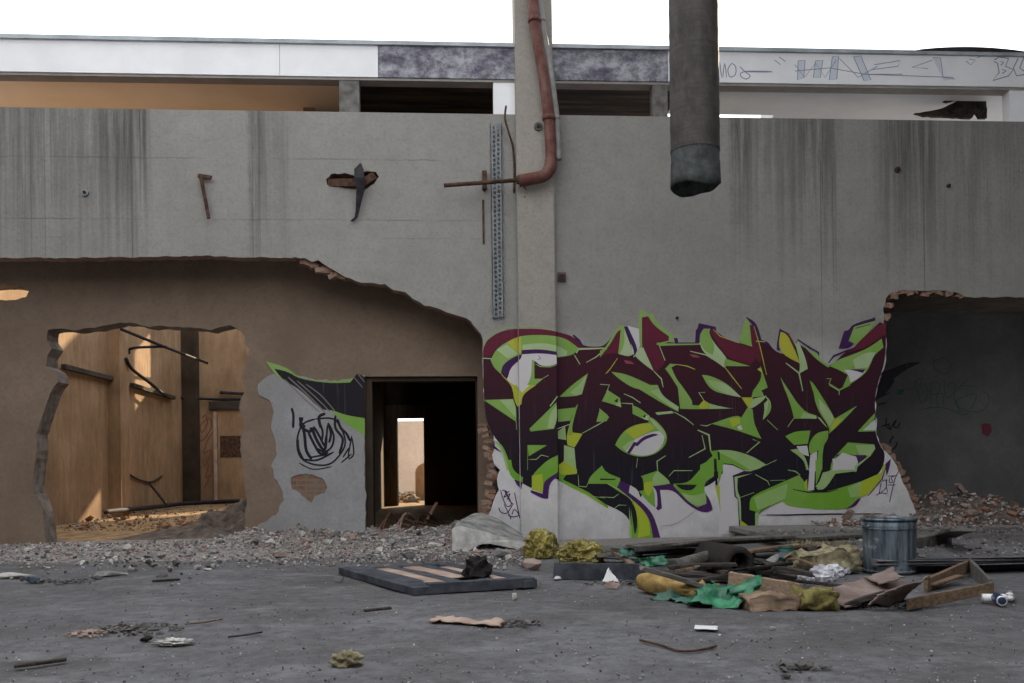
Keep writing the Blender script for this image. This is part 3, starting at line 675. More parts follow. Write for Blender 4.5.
# lower middle
g.poly('G', H_((0, 80), (160, 145), (165, 210), (250, 310), (160, 260), (60, 190), (0, 170))); g.poly('K', H_((0, 148), (130, 150), (120, 160), (0, 160)))
g.poly('W', H_((160, 165), (240, 200), (305, 240), (320, 300), (400, 370), (455, 430), (500, 630), (440, 635), (250, 330)))
g.poly('G', H_((245, 310), (330, 370), (400, 480), (425, 632), (270, 640), (300, 560), (280, 400))); g.poly('Y', H_((262, 315), (340, 390), (395, 490), (400, 600), (300, 625), (315, 520)))
g.poly('P', H_((160, 165), (240, 200), (230, 260), (340, 340), (430, 440), (485, 630), (425, 635), (400, 480), (330, 380), (200, 270), (135, 220)))
g.poly('L', H_((232, 370), (262, 640), (236, 640))); g.poly('G', H_((245, 380), (272, 470), (275, 640), (255, 640)))
g.poly('K', H_((235, 320), (270, 360), (295, 430), (297, 540), (278, 600), (258, 470)))
g.line('L', H_((60, 190), (150, 235), (260, 325)), 1.0); g.line('L', H_((0, 295), (110, 300), (150, 270)), .8); g.line('L', H_((110, 390), (150, 360), (210, 362)), .8)
g.poly('G', H_((325, 130), (460, 85), (550, 160), (560, 190), (420, 210), (455, 350), (440, 380), (380, 330), (310, 250), (350, 240), (345, 150)))
g.poly('L', H_((420, 130), (460, 88), (550, 165), (555, 190), (420, 205))); g.poly('Y', H_((355, 180), (420, 170), (420, 250), (385, 290), (350, 245)))
g.poly('W', H_((435, 215), (590, 200), (700, 330), (760, 400), (600, 520), (500, 520), (440, 420)))
g.poly('P', H_((420, 210), (580, 190), (600, 220), (700, 330), (780, 380), (850, 350), (840, 260), (885, 330), (900, 395), (860, 420), (790, 410), (690, 350), (590, 240), (480, 240), (495, 385), (465, 405), (445, 385), (460, 370), (455, 250)))
g.poly('G', H_((585, 190), (700, 185), (770, 110), (860, 0), (910, -40), (910, 130), (840, 190), (830, 240), (850, 290), (850, 350), (780, 375), (700, 330), (610, 230)))
g.poly('L', H_((650, 260), (740, 290), (845, 260), (850, 350), (780, 372), (700, 330)))
g.poly('K', H_((605, 195), (775, 198), (740, 240), (690, 245), (640, 230))); g.line('P', H_((905, 135), (850, 175), (835, 210)), 1.2)
g.line('L', H_((550, 130), (590, 85), (740, 85)), .9)
g.poly('G', U((0, 640), (110, 585), (80, 530), (150, 520), (160, 640), (160, 690), (0, 690)))
g.poly('L', U((150, 520), (260, 520), (420, 570), (525, 635), (440, 690), (150, 690))); g.poly('L', I_((165, 0), (470, 0), (530, 40), (380, 100), (340, 65), (190, 30), (165, 40)))
g.poly('G', U((150, 540), (260, 590), (400, 680), (150, 690)))
g.poly('W', I_((180, 35), (260, 40), (355, 85), (260, 125), (280, 290), (300, 320), (310, 600), (150, 590), (150, 200), (185, 100)))
g.poly('K', U((110, 590), (130, 590), (135, 680), (112, 680))); g.poly('K', U((138, 535), (155, 535), (160, 625), (147, 625))); g.poly('K', I_((110, -10), (130, -10), (140, 200), (122, 200)))
g.poly('G', I_((140, 0), (175, 0), (175, 110), (145, 190))); g.poly('Y', I_((120, 205), (155, 205), (165, 430), (150, 330)))
g.line('K', I_((185, 40), (190, 30), (260, 38), (355, 85)), 1.0)
g.line('P', I_((430, 95), (360, 95), (268, 125), (280, 290), (308, 315), (318, 600)), 1.6)
g.poly('L', I_((275, 135), (420, 105), (300, 145), (295, 250), (325, 300), (328, 490), (315, 480), (308, 310), (282, 280)))
g.poly('Y', I_((322, 480), (440, 565), (480, 600), (322, 605))); g.poly('L', I_((440, 420), (470, 420), (455, 560), (440, 560)))
# long green sweep under the right letters
g.poly('G', I_((395, 320), (430, 280), (560, 220), (790, 120), (840, 180), (860, 245), (960, 262), (1100, 230), (1290, 170), (1290, 290), (1250, 320), (1200, 370), (1140, 395), (940, 395), (800, 380), (700, 370), (660, 330), (560, 370), (470, 430), (440, 410), (395, 400)))
g.poly('L', I_((430, 300), (560, 240), (700, 190), (680, 310), (540, 370), (460, 400))); g.poly('L', L_((380, 220), (490, 170), (480, 290), (400, 300)))
g.poly('W', I_((560, 375), (660, 335), (700, 372), (900, 392), (900, 430), (480, 440))); g.line('P', I_((465, 435), (490, 405), (560, 365)), 1.0)
g.poly('Y', L_((490, 170), (650, 100), (665, 30), (685, 40), (650, 150), (540, 285), (470, 290)))
g.poly('P', L_((460, 310), (485, 305), (460, 350), (430, 375), (350, 397), (400, 370))); g.line('P', L_((540, 288), (655, 152), (692, 30)), 1.2); g.poly('P', L_((680, 30), (725, -10), (715, 60), (690, 130)))
g.line('L', I_((700, 80), (760, 90), (800, 120)), 1.1); g.line('L', I_((440, 115), (540, 170), (555, 205)), .9); g.line('L', I_((560, 165), (680, 160)), .8); g.line('L', I_((320, 300), (430, 260)), .9); g.line('K', I_((740, 235), (860, 258), (1024, 255), (1100, 235)), 1.2)
g.line('K', I_((530, 438), (700, 440), (850, 435), (1100, 432), (1460, 430)), 1.3)
# right letters
g.poly('G', S((430, 690), (420, 690), (495, 590), (480, 480), (540, 660), (480, 690))); g.poly('G', U((410, 100), (420, 50), (460, 5), (500, 60), (510, 90)))
g.poly('L', U((385, 120), (530, 85), (510, 120), (430, 180), (395, 190))); g.poly('L', U((515, 85), (550, 110), (570, 160), (560, 220), (500, 280), (515, 200), (510, 150), (540, 120)))
g.poly('G', U((545, 120), (568, 160), (558, 215), (520, 255), (540, 180))); g.poly('Y', U((330, 100), (420, 100), (390, 190)))
g.line('L', U((535, 280), (620, 360)), 1.0); g.line('L', U((750, 265), (700, 335)), 1.3)
g.poly('G', U((645, -55), (680, 0), (820, 210), (930, 245), (930, 270), (750, 270), (730, 180), (665, 0))); g.poly('L', U((825, 220), (930, 250), (930, 270), (800, 265)))
g.poly('G', K_((85, -30), (115, 0), (240, 200), (275, 270), (455, 165), (320, 310), (230, 390), (235, 340), (130, 190), (98, 20))); g.poly('L', K_((150, 110), (235, 200), (270, 270), (235, 330), (150, 200)))
g.poly('Y', K_((240, 340), (280, 270), (340, 270), (250, 370)))
g.poly('L', U((935, 255), (960, 260), (1020, 345), (990, 320)))
g.poly('G', U((680, 410), (760, 370), (880, 365), (860, 470), (750, 480))); g.poly('W', U((770, 490), (855, 485), (870, 570), (800, 550))); g.poly('L', U((720, 520), (770, 510), (840, 570), (870, 680), (848, 680), (830, 600)))
g.poly('G', U((870, 540), (870, 460), (930, 380), (1024, 365), (1024, 430), (980, 490), (975, 680), (930, 680), (945, 520), (890, 560)))
g.poly('W', U((880, 560), (935, 530), (932, 690), (870, 690))); g.poly('W', I_((880, 0), (920, 0), (910, 240), (860, 245), (868, 150))); g.poly('Y', I_((830, 180), (855, 150), (858, 245), (835, 235)))
g.poly('G', I_((920, 0), (975, 0), (970, 90), (925, 200))); g.poly('L', I_((920, 215), (1024, 80), (1074, 75), (1020, 180), (960, 225)))
g.line('L', U((370, 545), (475, 455), (420, 435)), 1.3); g.line('L', U((525, 640), (610, 600)), 1.0)
g.poly('G', S((190, 480), (200, 430), (400, 490), (200, 490)))
g.poly('G', S((365, 100), (400, 140), (415, 335), (310, 300), (340, 180)))
g.poly('P', S((365, 95), (450, 140), (490, 280), (545, 295), (600, 385), (570, 330), (470, 300), (430, 170), (370, 110))); g.poly('M', S((395, 160), (430, 165), (500, 400), (480, 470), (420, 400)))
g.line('Y', S((430, 170), (480, 340), (530, 560)), .9); g.line('Y', S((445, 290), (520, 295)), 1.5); g.poly('Y', S((455, 515), (480, 500), (500, 545)))
g.poly('P', S((635, 190), (720, 235), (700, 235), (640, 215), (625, 320), (640, 370), (612, 360), (612, 310))); g.poly('Y', S((625, 300), (645, 215), (690, 230), (740, 320), (800, 470), (660, 400))); g.poly('M', S((690, 225), (720, 240), (780, 410), (740, 330)))
g.poly('L', S((760, 310), (785, 290), (840, 420), (860, 510), (790, 550), (800, 470))); g.line('P', S((765, 310), (780, 278), (850, 325), (940, 380), (950, 425)), 1.4)
g.poly('G', S((800, 300), (900, 390), (940, 390), (960, 440), (1040, 490), (1020, 500), (920, 430)))
g.line('L', S((685, 465), (790, 545), (820, 690)), 1.6); g.poly('G', S((640, 575), (710, 690), (680, 690))); g.poly('G', S((875, 600), (930, 690), (900, 690))); g.line('Y', S((190, 490), (260, 580), (330, 670)), 1.0)
# right arm
g.poly('G', J((380, 270), (430, 170), (600, 130), (540, 230), (440, 320), (420, 300))); g.poly('P', J((305, 350), (350, 210), (390, 200), (415, 155), (600, 100), (600, 125), (430, 175), (385, 290), (430, 310), (390, 350))); g.line('P', J((440, 188), (560, 155)), 1.4)
g.poly('M', J((440, 320), (590, 180), (685, 140), (685, 240), (640, 260), (520, 350), (400, 370), (265, 440), (440, 345)))
g.poly('G', J((235, 490), (270, 450), (520, 360), (650, 270), (665, 340), (590, 400), (560, 480), (520, 550), (420, 620), (330, 680), (380, 560), (310, 520), (260, 500))); g.poly('L', J((420, 440), (520, 380), (600, 380), (540, 500), (440, 510)))
g.poly('W', J((350, 520), (490, 520), (520, 530), (460, 590), (400, 620), (385, 560))); g.poly('P', J((390, 515), (520, 515), (500, 545), (450, 530)))
g.line('P', J((225, 465), (265, 410), (350, 375), (430, 345)), 1.8); g.line('P', J((0, 290), (70, 340), (145, 380), (150, 400)), 1.5); g.line('G', J((210, 590), (245, 590), (230, 630), (310, 680), (380, 640)), 1.3); g.line('L', K_((230, 0), (310, 45), (310, 80)), 1.2); g.line('G', K_((310, 45), (400, 0)), 1.2)
g.poly('G', K_((460, 370), (595, 225), (600, 265), (530, 345), (620, 370), (470, 375))); g.poly('W', K_((500, 362), (598, 275), (608, 362)))
g.poly('G', K_((240, 680), (250, 600), (380, 460), (590, 475), (600, 510), (560, 570), (470, 570), (350, 545), (290, 560), (255, 680))); g.poly('L', K_((440, 480), (590, 478), (598, 510), (555, 565), (470, 560)))
g.poly('W', K_((265, 600), (340, 540), (400, 560), (470, 580), (440, 690), (255, 690))); g.poly('W', L_((255, -10), (440, -10), (430, 70), (280, 100))); g.poly('P', K_((440, 560), (530, 560), (465, 625))); g.line('L', K_((560, 560), (450, 650), (445, 690)), 2.0)
g.poly('L', L_((130, 230), (180, 100), (270, 80), (430, 75), (440, 90), (280, 110), (200, 230), (150, 240))); g.line('L', L_((510, 0), (440, 50), (440, 95)), 1.8)
g.done('graffiti_mural', 'large wildstyle graffiti in plum, maroon and lime green across pilaster and wall')

def strokes(name, label, key, sts, Y, w, pil=False, extra=None, group=None, sharp=False):
    p = Paint(Y, pil=pil, off=0.004 if pil else 0.0015)
    if pil: p.n = 300 if False else 0; p.off = 0.018
    if extra: extra(p)
    for s in sts:
        ww = w
        if isinstance(s[0], (int, float)): ww, s = s[0], s[1]
        p.line(key, s if sharp else [(a.x, a.y) for a in smooth_path([(x, y, 0) for x, y in s], 4)], ww, taper=not sharp)
    return p.done(name, label, 'graffiti', group)
q = lambda *p: T(480, 460, p)
strokes('graffiti_tag', 'small purple marker tag on the wall just left of the pilaster', 'P',
        [q((165, 240), (180, 300), (215, 370), (250, 355), (230, 300), (200, 250), (240, 330), (270, 355)), q((175, 240), (215, 255), (190, 300), (240, 270), (215, 320)), q((200, 240), (205, 265), (235, 250)),
         q((275, 260), (290, 330), (315, 450), (320, 465)), q((150, 380), (165, 415), (215, 425), (262, 355)), q((190, 350), (240, 450), (245, 475)), q((225, 440), (260, 455), (310, 440), (275, 395), (255, 440))], 0, 1.0)
q = lambda *p: T(800, 460, p)
strokes('graffiti_tag', 'small purple tag on the wall above the metal bin', 'P',
        [q((650, 180), (640, 230), (635, 270), (660, 250), (690, 215), (685, 160), (655, 175)), q((695, 150), (690, 205), (700, 260)), q((715, 140), (715, 180), (740, 175), (730, 140), (765, 125)), q((790, 90), (760, 150), (735, 250), (715, 340)), q((700, 200), (765, 200)), q((610, 285), (640, 265), (700, 270)), q((770, 125), (700, 130))], 0, 0.9)
# beam sketches
q = lambda *p: T(700, 30, p, 3.16)
G_['B'] = gm('blue_marker', (.15, .19, .31, 1), (.24, .28, .4, 1), 0, 8); GK.append('B')
G_['C'] = gm('pale_blue_marker', (.56, .61, .72, 1), (.7, .73, .8, 1), 0, 8, 3, .5); GK.append('C')
G_['E'] = gm('dark_green_marker', (.016, .05, .034, 1), (.03, .065, .045, 1), 0, 4); GK.append('E')
strokes('graffiti_tag', 'thin looping blue tag on white beam just right of hanging duct', 'B',
        [q((62, 100), (68, 150)), q((72, 150), (78, 105), (84, 150)), q((100, 105), (88, 125), (95, 148), (112, 140), (112, 115), (100, 105)), q((125, 115), (140, 130), (158, 145), (145, 155), (128, 145), (140, 132), (228, 132)), (1.6, q((140, 131), (228, 132)))], 0, .9)
def sk(p):
    for a in (((310, 98), (332, 95), (328, 150), (308, 158)), ((365, 98), (388, 95), (380, 150), (358, 150)), ((418, 85), (438, 82), (432, 155), (408, 158)), ((485, 85), (508, 82), (540, 158), (518, 160)), ((735, 88), (760, 88), (768, 150), (805, 155), (770, 160))): p.poly('C', q(*a))
strokes('graffiti_tag', 'faint blue block letter sketch in the middle of white beam', 'B',
        [q((310, 98), (332, 95), (328, 150), (308, 158), (310, 98)), q((365, 98), (388, 95), (380, 150), (358, 150), (365, 98)), q((418, 85), (438, 82), (432, 155), (408, 158), (418, 85)), q((485, 85), (508, 82), (540, 158), (518, 160), (485, 85)), q((550, 110), (632, 97), (625, 115), (545, 125)), q((735, 95), (670, 118), (720, 122)), q((735, 88), (760, 88), (768, 150), (805, 155)), q((300, 130), (410, 120), (520, 140), (640, 140)), q((235, 95), (255, 110)), q((250, 85), (270, 100)), q((840, 98), (855, 110), (870, 95), (850, 92)), q((875, 88), (890, 82)), q((300, 110), (330, 150), (365, 105), (395, 150), (430, 95)), q((440, 90), (500, 150), (560, 115)), q((520, 140), (800, 150))], 0, .7, extra=sk, sharp=True)
strokes('graffiti_tag', 'blue outline letters at the right end of white beam', 'B',
        [q((930, 95), (945, 85), (975, 90), (965, 115), (990, 125), (975, 145), (925, 160), (945, 135), (940, 105), (930, 100)), q((950, 100), (960, 102), (950, 112)), q((955, 125), (968, 128), (955, 138)), q((1005, 90), (990, 120), (1000, 145), (1030, 140)), q((1024, 85), (1010, 120), (1024, 130))], 0, 1.1, sharp=True)
# recessed pier: fragment of a green and black piece, round black tag
def frag(p):
    q = lambda *a: T(255, 355, a, 5.467)
    p.poly('G', q((60, 35), (180, 70), (240, 125), (400, 150), (520, 130), (600, 110), (600, 440), (520, 390), (440, 330), (240, 145), (140, 140), (90, 80)))
    p.poly('K', q((105, 75), (180, 90), (240, 130), (400, 155), (520, 150), (560, 100), (600, 120), (600, 345), (500, 330), (420, 300), (360, 300), (250, 190), (150, 135)))
q = lambda *a: T(255, 355, a, 5.467)
G_['A'] = gm('grey_overspray', (.16, .15, .14, 1), (.2, .18, .165, 1), 0, 4); GK.append('A')
strokes('graffiti_fragment', 'torn fragment of black and green graffiti left of the dark doorway', 'A',
        [(1.5, q((180, 120), (280, 210), (380, 310))), (1.2, q((230, 140), (330, 230), (410, 310))), (1.2, q((280, 160), (360, 220), (440, 310))), (.9, q((540, 120), (590, 180))), (.9, q((560, 100), (600, 150))), (1.0, q((160, 130), (260, 230), (350, 310)))], RD - .018, 1.0, extra=frag)
strokes('graffiti_tag', 'round black scribbled tag on grey pier above the brick patch', 'K',
        [(2.5, q((200, 290), (210, 330), (208, 400))), (1.8, q((330, 350), (260, 380), (230, 470), (250, 560), (330, 600), (420, 590), (490, 500), (480, 420), (430, 350), (330, 350))),
         (3, q((250, 360), (270, 430), (280, 520), (310, 570))), (3, q((260, 340), (250, 390), (300, 420), (310, 400), (340, 470), (380, 520), (390, 440))), (3, q((360, 400), (350, 340), (385, 320))), (2.5, q((440, 330), (440, 400), (480, 460), (460, 540))), (2, q((390, 470), (400, 380), (430, 440), (420, 500), (380, 530), (340, 510))), (2, q((270, 570), (340, 575), (430, 530))), (1.5, q((530, 440), (510, 560), (540, 540), (530, 450))), (2.6, q((290, 420), (330, 500), (360, 540), (400, 530))), (2.4, q((320, 390), (350, 440), (380, 500))), (2.2, q((350, 360), (370, 420), (365, 470))), (2.6, q((450, 350), (470, 400), (500, 430), (520, 470))), (1.8, q((300, 560), (360, 550), (420, 540))), (2.0, q((235, 460), (240, 520), (270, 580))), (1.6, q((480, 560), (520, 500))), (1.4, q((470, 590), (530, 540))), (2.4, q((400, 370), (415, 430), (405, 480))), (2.8, q((245, 340), (255, 375), (275, 395))), (1.2, q((240, 590), (320, 625), (420, 610)))], RD - .018, 2)
# right recess: black fragment and scribble beyond the broken edge, dark green name tag, red dot
def fr2(p):
    q = lambda *a: T(800, 305, a)
    p.poly('K', q((660, 540), (760, 500), (870, 455), (970, 460), (900, 490), (780, 560), (700, 640), (640, 700)))
    q = lambda *a: T(800, 385, a)
    p.poly('K', q((600, -60), (760, -40), (700, 60), (600, 130))); p.poly('E', q((780, 40), (840, 30), (820, 70), (770, 80)))
q = lambda *a: T(800, 385, a)
strokes('graffiti_fragment', 'black graffiti strokes on dark recess wall right of the broken edge', 'K',
        [(1.6, q((620, 160), (690, 140))), (1.4, q((610, 110), (720, 60))), (1.4, q((690, 260), (690, 330), (720, 350))), (1.4, q((650, 330), (720, 310))), (1.4, q((710, 310), (720, 360), (740, 320), (770, 280), (750, 330), (780, 340), (800, 295))), (1.6, q((750, 410), (725, 440), (720, 470))), (1.6, q((780, 460), (760, 500), (730, 520)))], RR, 1.4, extra=fr2)
q = lambda *a: T(900, 340, a, 6.83)
strokes('graffiti_tag', 'dark green underlined name tag on the dark right recess wall', 'E',
        [q((100, 340), (110, 280), (150, 260), (130, 320), (170, 300), (190, 370), (150, 430), (125, 380), (115, 310)), q((240, 280), (205, 310), (215, 370), (260, 360), (275, 310), (240, 280)), q((210, 440), (215, 370)), q((290, 460), (295, 370), (250, 380), (260, 460)), q((300, 260), (310, 380), (350, 380), (380, 300), (350, 290), (320, 320)), q((460, 270), (380, 350), (370, 400), (400, 470), (430, 500)), q((410, 310), (530, 320)), q((560, 350), (600, 370), (600, 440), (540, 490), (440, 480), (390, 440), (400, 400), (520, 370), (480, 480)), q((130, 480), (230, 460), (350, 475), (420, 510), (470, 500)), q((300, 120), (230, 150), (250, 210), (320, 230), (350, 170), (300, 120))], RR, .9)
p = Paint(RR, off=.0015); p.poly('M', T(900, 340, [(555, 575), (590, 565), (620, 580), (628, 625), (600, 660), (560, 640)], 6.83)); p.done('paint_blot', 'small red paint blot on the dark right recess wall', 'paint')
# ------------------------------------------------------------------ materials of the loose things
def galv():
    k = NT('galvanised_steel'); v = k.pos((1, 1, .12), True)
    n = k.noise(v, 14, 6, .7); n2 = k.noise(k.pos((1, 1, 1), True), 5, 6, .7)
    c = k.mix(k.ramp(n, .4, .6), (.075, .095, .115, 1), (.22, .27, .31, 1))
    c = k.mix(k.ramp(n2, .6, .7), c, (.42, .46, .5, 1))
    return k.fin(c, .55, n, .15, .004, .55)
M['galv'] = galv()
M['zinc'] = simple('dull_zinc', (.14, .155, .165, 1), (.25, .27, .285, 1), 12, .6, .1, .003, .3, (1, 1, .3))
M['duct'] = None
def ductm():
    k = NT('sooty_duct_steel'); n = k.noise(k.pos((1, 1, .5), True), 6, 8, .72); n2 = k.noise(k.pos((.4, .4, 9), True), 5, 6, .7)
    c = k.mix(k.ramp(n, .36, .62), (.042, .038, .036, 1), (.085, .077, .072, 1))
    c = k.mix(k.math('MULTIPLY', k.ramp(n2, .5, .68), .6), c, (.035, .032, .03, 1))
    return k.fin(c, .75, n2, .35, .01, .15)
M['duct'] = ductm()
M['duct_collar'] = simple('weathered_duct_collar', (.035, .038, .038, 1), (.085, .095, .094, 1), 9, .7, .4, .006, .3)
M['soot'] = simple('soot', (.008, .007, .007, 1), (.02, .018, .016, 1), 8)
def pipem():
    k = NT('peeling_red_pipe_paint'); n = k.noise(k.pos((1, 1, .6), True), 7, 8, .7)
    c = k.mix(k.ramp(n, .42, .6), (.105, .034, .027, 1), (.17, .085, .068, 1))
    c = k.mix(k.ramp(k.noise(k.pos((3, 3, .8), True), 5, 6, .7), .6, .7), c, (.045, .03, .027, 1))
    return k.fin(c, .6, n, .2, .004)
M['pipe'] = pipem()
M['pipe_grey'] = simple('grey_pipe_paint', (.2, .195, .19, 1), (.3, .295, .29, 1), 6, .6)
M['rust'] = simple('dark_rust', (.035, .02, .014, 1), (.11, .06, .04, 1), 14, .9, .5, .005)
M['iron'] = simple('blackened_iron', (.012, .012, .015, 1), (.035, .034, .04, 1), 10, .7, .4, .005, .2)
def woodm(name, a, b, sc_=(1, 1, 1), scale=5):
    k = NT(name); n = k.noise(k.pos((.7, 9, 9), True), scale, 7, .68); n2 = k.noise(k.pos((1, 1, 1), True), 3, 5, .65)
    c = k.mix(k.ramp(n, .36, .64), a, b); c = k.mix(k.math('MULTIPLY', k.ramp(n2, .48, .66), .55), c, tuple(x * .4 for x in a[:3]) + (1,))
    return k.fin(c, .9, n, .35, .006)
M['wood_grey'] = woodm('weathered_grey_wood', (.075, .068, .06, 1), (.19, .178, .165, 1))
M['wood_dark'] = woodm('dark_wet_wood', (.022, .019, .018, 1), (.075, .064, .056, 1))
M['wood_tan'] = woodm('raw_tan_wood', (.24, .165, .115, 1), (.40, .29, .21, 1))
M['wood_brown'] = woodm('brown_board', (.12, .078, .05, 1), (.27, .185, .125, 1))
M['slate'] = simple('dark_blue_grey_paint', (.032, .036, .048, 1), (.085, .09, .105, 1), 7, .8, .3, .006)
M['pinkboard'] = simple('pale_pink_board', (.30, .21, .17, 1), (.46, .35, .29, 1), 5, .9, .2, .004)
M['card'] = simple('damp_brown_cardboard', (.14, .10, .09, 1), (.30, .235, .21, 1), 4, .92, .2, .005)
M['wool'] = simple('yellow_insulation_wool', (.10, .085, .03, 1), (.27, .235, .085, 1), 13, .98, .9, .02, lo=.38, hi=.62)
M['wool_old'] = simple('grimy_insulation_wool', (.15, .13, .075, 1), (.38, .335, .22, 1), 12, .98, .9, .02, lo=.38, hi=.62)
M['foam'] = simple('ochre_foam', (.24, .155, .055, 1), (.45, .31, .12, 1), 10, .95, .8, .015)
def plastic(name, a, b, rough=.35, tr=.0):
    k = NT(name); n = k.noise(k.pos((1, 1, 1), True), 5, 5, .6)
    k.b.inputs['Specular IOR Level'].default_value = .5
    return k.fin(k.ramp(n, .4, .62, a, b), rough, n, .2, .01)
M['yellow_bag'] = plastic('yellow_plastic_film', (.15, .12, .025, 1), (.36, .31, .085, 1))
M['green_film'] = plastic('green_plastic_film', (.015, .10, .055, 1), (.045, .26, .13, 1), .4)
M['teal_film'] = plastic('dull_teal_film', (.02, .085, .06, 1), (.10, .22, .17, 1), .5)
M['white_film'] = plastic('white_plastic_film', (.36, .36, .4, 1), (.62, .62, .66, 1), .5)
M['paper'] = simple('white_paper', (.66, .66, .66, 1), (.78, .78, .78, 1), 6)
M['carpet'] = simple('dark_carpet_roll', (.014, .012, .011, 1), (.042, .036, .033, 1), 26, .98, .8, .01, stretch=(.3, 4, 4))
M['con1'] = simple('grey_concrete_break', (.15, .148, .145, 1), (.36, .355, .35, 1), 6, .95, .6, .012)
M['con2'] = simple('pale_plaster_break', (.32, .31, .29, 1), (.56, .545, .52, 1), 6, .95, .5, .01)
M['slab_break'] = simple('white_slab_break', (.38, .375, .36, 1), (.66, .65, .63, 1), 8, .95, .5, .01)
M['con3'] = simple('dark_mortar_break', (.05, .047, .045, 1), (.15, .14, .13, 1), 7, .95, .6, .012)
M['brk1'] = simple('pinkish_brick_break', (.235, .16, .135, 1), (.36, .28, .245, 1), 9, .95, .6, .01)
M['brk2'] = simple('orange_brick_break', (.2, .1, .065, 1), (.31, .19, .13, 1), 9, .95, .6, .01)
M['bluechip'] = simple('blue_grey_block_paint', (.045, .06, .095, 1), (.09, .11, .15, 1), 7, .8)
M['can_green'] = simple('dark_green_can_paint', (.01, .05, .045, 1), (.02, .09, .08, 1), 8, .35)
M['can_blue'] = simple('dark_blue_can_paint', (.02, .035, .09, 1), (.04, .06, .15, 1), 8, .3, metal=.3)
M['alu'] = simple('bright_aluminium', (.6, .6, .62, 1), (.8, .8, .82, 1), 8, .3, .05, metal=.7)
M['white_paint'] = simple('white_can_paint', (.7, .7, .7, 1), (.82, .82, .82, 1), 8, .4)

# ------------------------------------------------------------------ on the wall and above it
# hanging duct
DY = -2.6
dc = P(695.5, 180, DY); dr = (P(721, 180, DY).x - P(671.5, 180, DY).x) / 2
ztopd, zbot = 8.7, P(695, 186, DY).z
t = thing('ventilation_duct', 'large round dark metal duct hanging down from above in front of the wall', 'duct', (dc.x, DY, zbot))
bm = bmesh.new(); seg = 48; zc0 = P(695, 152, DY).z
rings = []; z = zc0
zz = []
while z < ztopd: zz.append(z); z += 0.05
for i, z in enumerate(zz):
    k = 1.0 + (0.012 if i % 5 == 0 else 0) + .006 * noise.noise(Vector((0, 0, z * 2)))
    rings.append((dr * .965 * k, z - zbot))
add_lathe(bm, rings, (dc.x, DY, zbot), seg)
for f in bm.faces: f.smooth = True
obj('duct_tube', bm, M['duct'], t)
bm = bmesh.new(); cr = []
for (r, z) in ((1.0, zc0 + .05), (1.02, zc0 + .03), (1.0, zc0), (.995, zc0 - .1), (1.02, zc0 - .13), (1.035, zbot + .07), (1.05, zbot), (.98, zbot - .01), (.96, zbot + .2), (.95, zc0)):
    cr.append((dr * r * .95, z - zbot))
R_ = add_lathe(bm, cr, (dc.x, DY, zbot), seg)
for k in range(seg):
    a = 2 * math.pi * k / seg; dz = .03 * noise.noise(Vector((math.cos(a) * 1.6, math.sin(a) * 1.6, 4))) + .02 * math.sin(a * 2 + 1)
    for j in (6, 7): R_[j][k].co.z += dz - .01
obj('duct_collar', bm, M['duct_collar'], t)
for sx in (-1, 1): obj('hanger_rod', tube([(dc.x + sx * dr * .9, DY, 8.0), (dc.x + sx * dr * .9, DY, 8.8)], .02, 8), M['iron'], t)

# red downpipe on the column, its elbow and the rod at its end
py_ = -0.27
pts = [(530.5, -42), (534.5, 20), (541, 60), (545.5, 90), (549, 118), (550.5, 140), (551, 160), (550, 168), (546, 174), (540, 177), (531, 179), (519, 181)]
pp = [P(x, y, py_) for x, y in pts]; r0 = .072
t = thing('drain_pipe', 'rust red drain pipe running down the column and bending left at an elbow', 'pipe', pp[-1])
obj('pipe_run', tube(smooth_path(pp[:8], 5), r0, 16), M['pipe'], t)
obj('elbow', tube(smooth_path([pp[6]] + pp[7:], 6), r0 * 1.12, 16), M['pipe'], t)
bm = bmesh.new()
for i in (1, 4): add_tube(bm, [pp[i] + Vector((0, 0, -.03)), pp[i] + Vector((0, 0, .03))], r0 * 1.2, 16); add_box(bm, (pp[i].x - .02, py_, pp[i].z - .02), (pp[i].x + .02, YP, pp[i].z + .02))
obj('pipe_clamp', bm, M['pipe'], t)
pg = [P(x + 7.4, y, py_ + .04) for x, y in pts[:7]]
t = thing('grey_pipe', 'slimmer pale grey pipe close beside the red drain pipe on the column', 'pipe', pg[-1])
obj('pipe_run', tube(smooth_path(pg, 5), .045, 12), M['pipe_grey'], t)
bm = bmesh.new()
for i in (1, 4): add_tube(bm, [pg[i] + Vector((0, 0, -.02)), pg[i] + Vector((0, 0, .02))], .052, 12); add_box(bm, (pg[i].x - .015, py_ + .06, pg[i].z - .015), (pg[i].x + .015, YP, pg[i].z + .015))
obj('pipe_clamp', bm, M['pipe_grey'], t)
a, b = P(444, 185.5, -.3), P(519, 180, py_)
t = thing('iron_rod', 'dark iron rod sticking out to the left from the drain pipe elbow', 'rod', b)
obj('rod_shaft', tube([a, a.lerp(b, .5), b], .027, 12), M['rust'], t)
obj('rod_sleeve', tube([b + Vector((-.03, 0, 0)), b + Vector((.05, 0, 0))], .055, 12), M['rust'], t)
# bolt bracket that carries the rod on the wall
a = P(484.5, 174, -.06)
t = thing('pipe_hanger', 'short rusty hanger on the wall behind the dark iron rod', 'bracket', P(484.5, 185, 0))
bm = box((a.x - .03, -.07, P(484, 190).z), (a.x + .03, 0, P(484, 172).z)); obj('hanger_plate', bm, M['rust'], t)
obj('hanger_hook', tube(smooth_path([P(484.5, 180, -.05), P(484.5, 183, -.2), P(484.5, 188, -.33), P(484.5, 190, -.2)], 4), .014, 8), M['rust'], t)
bm = box((P(482.3, 215).x, -.012, P(482, 244).z), (P(484.3, 215).x, 0, P(482, 200).z)); tag(obj('rusty_strap', bm, M['rust']), 'thin rusty strap on the wall below the pipe hanger', 'strap')
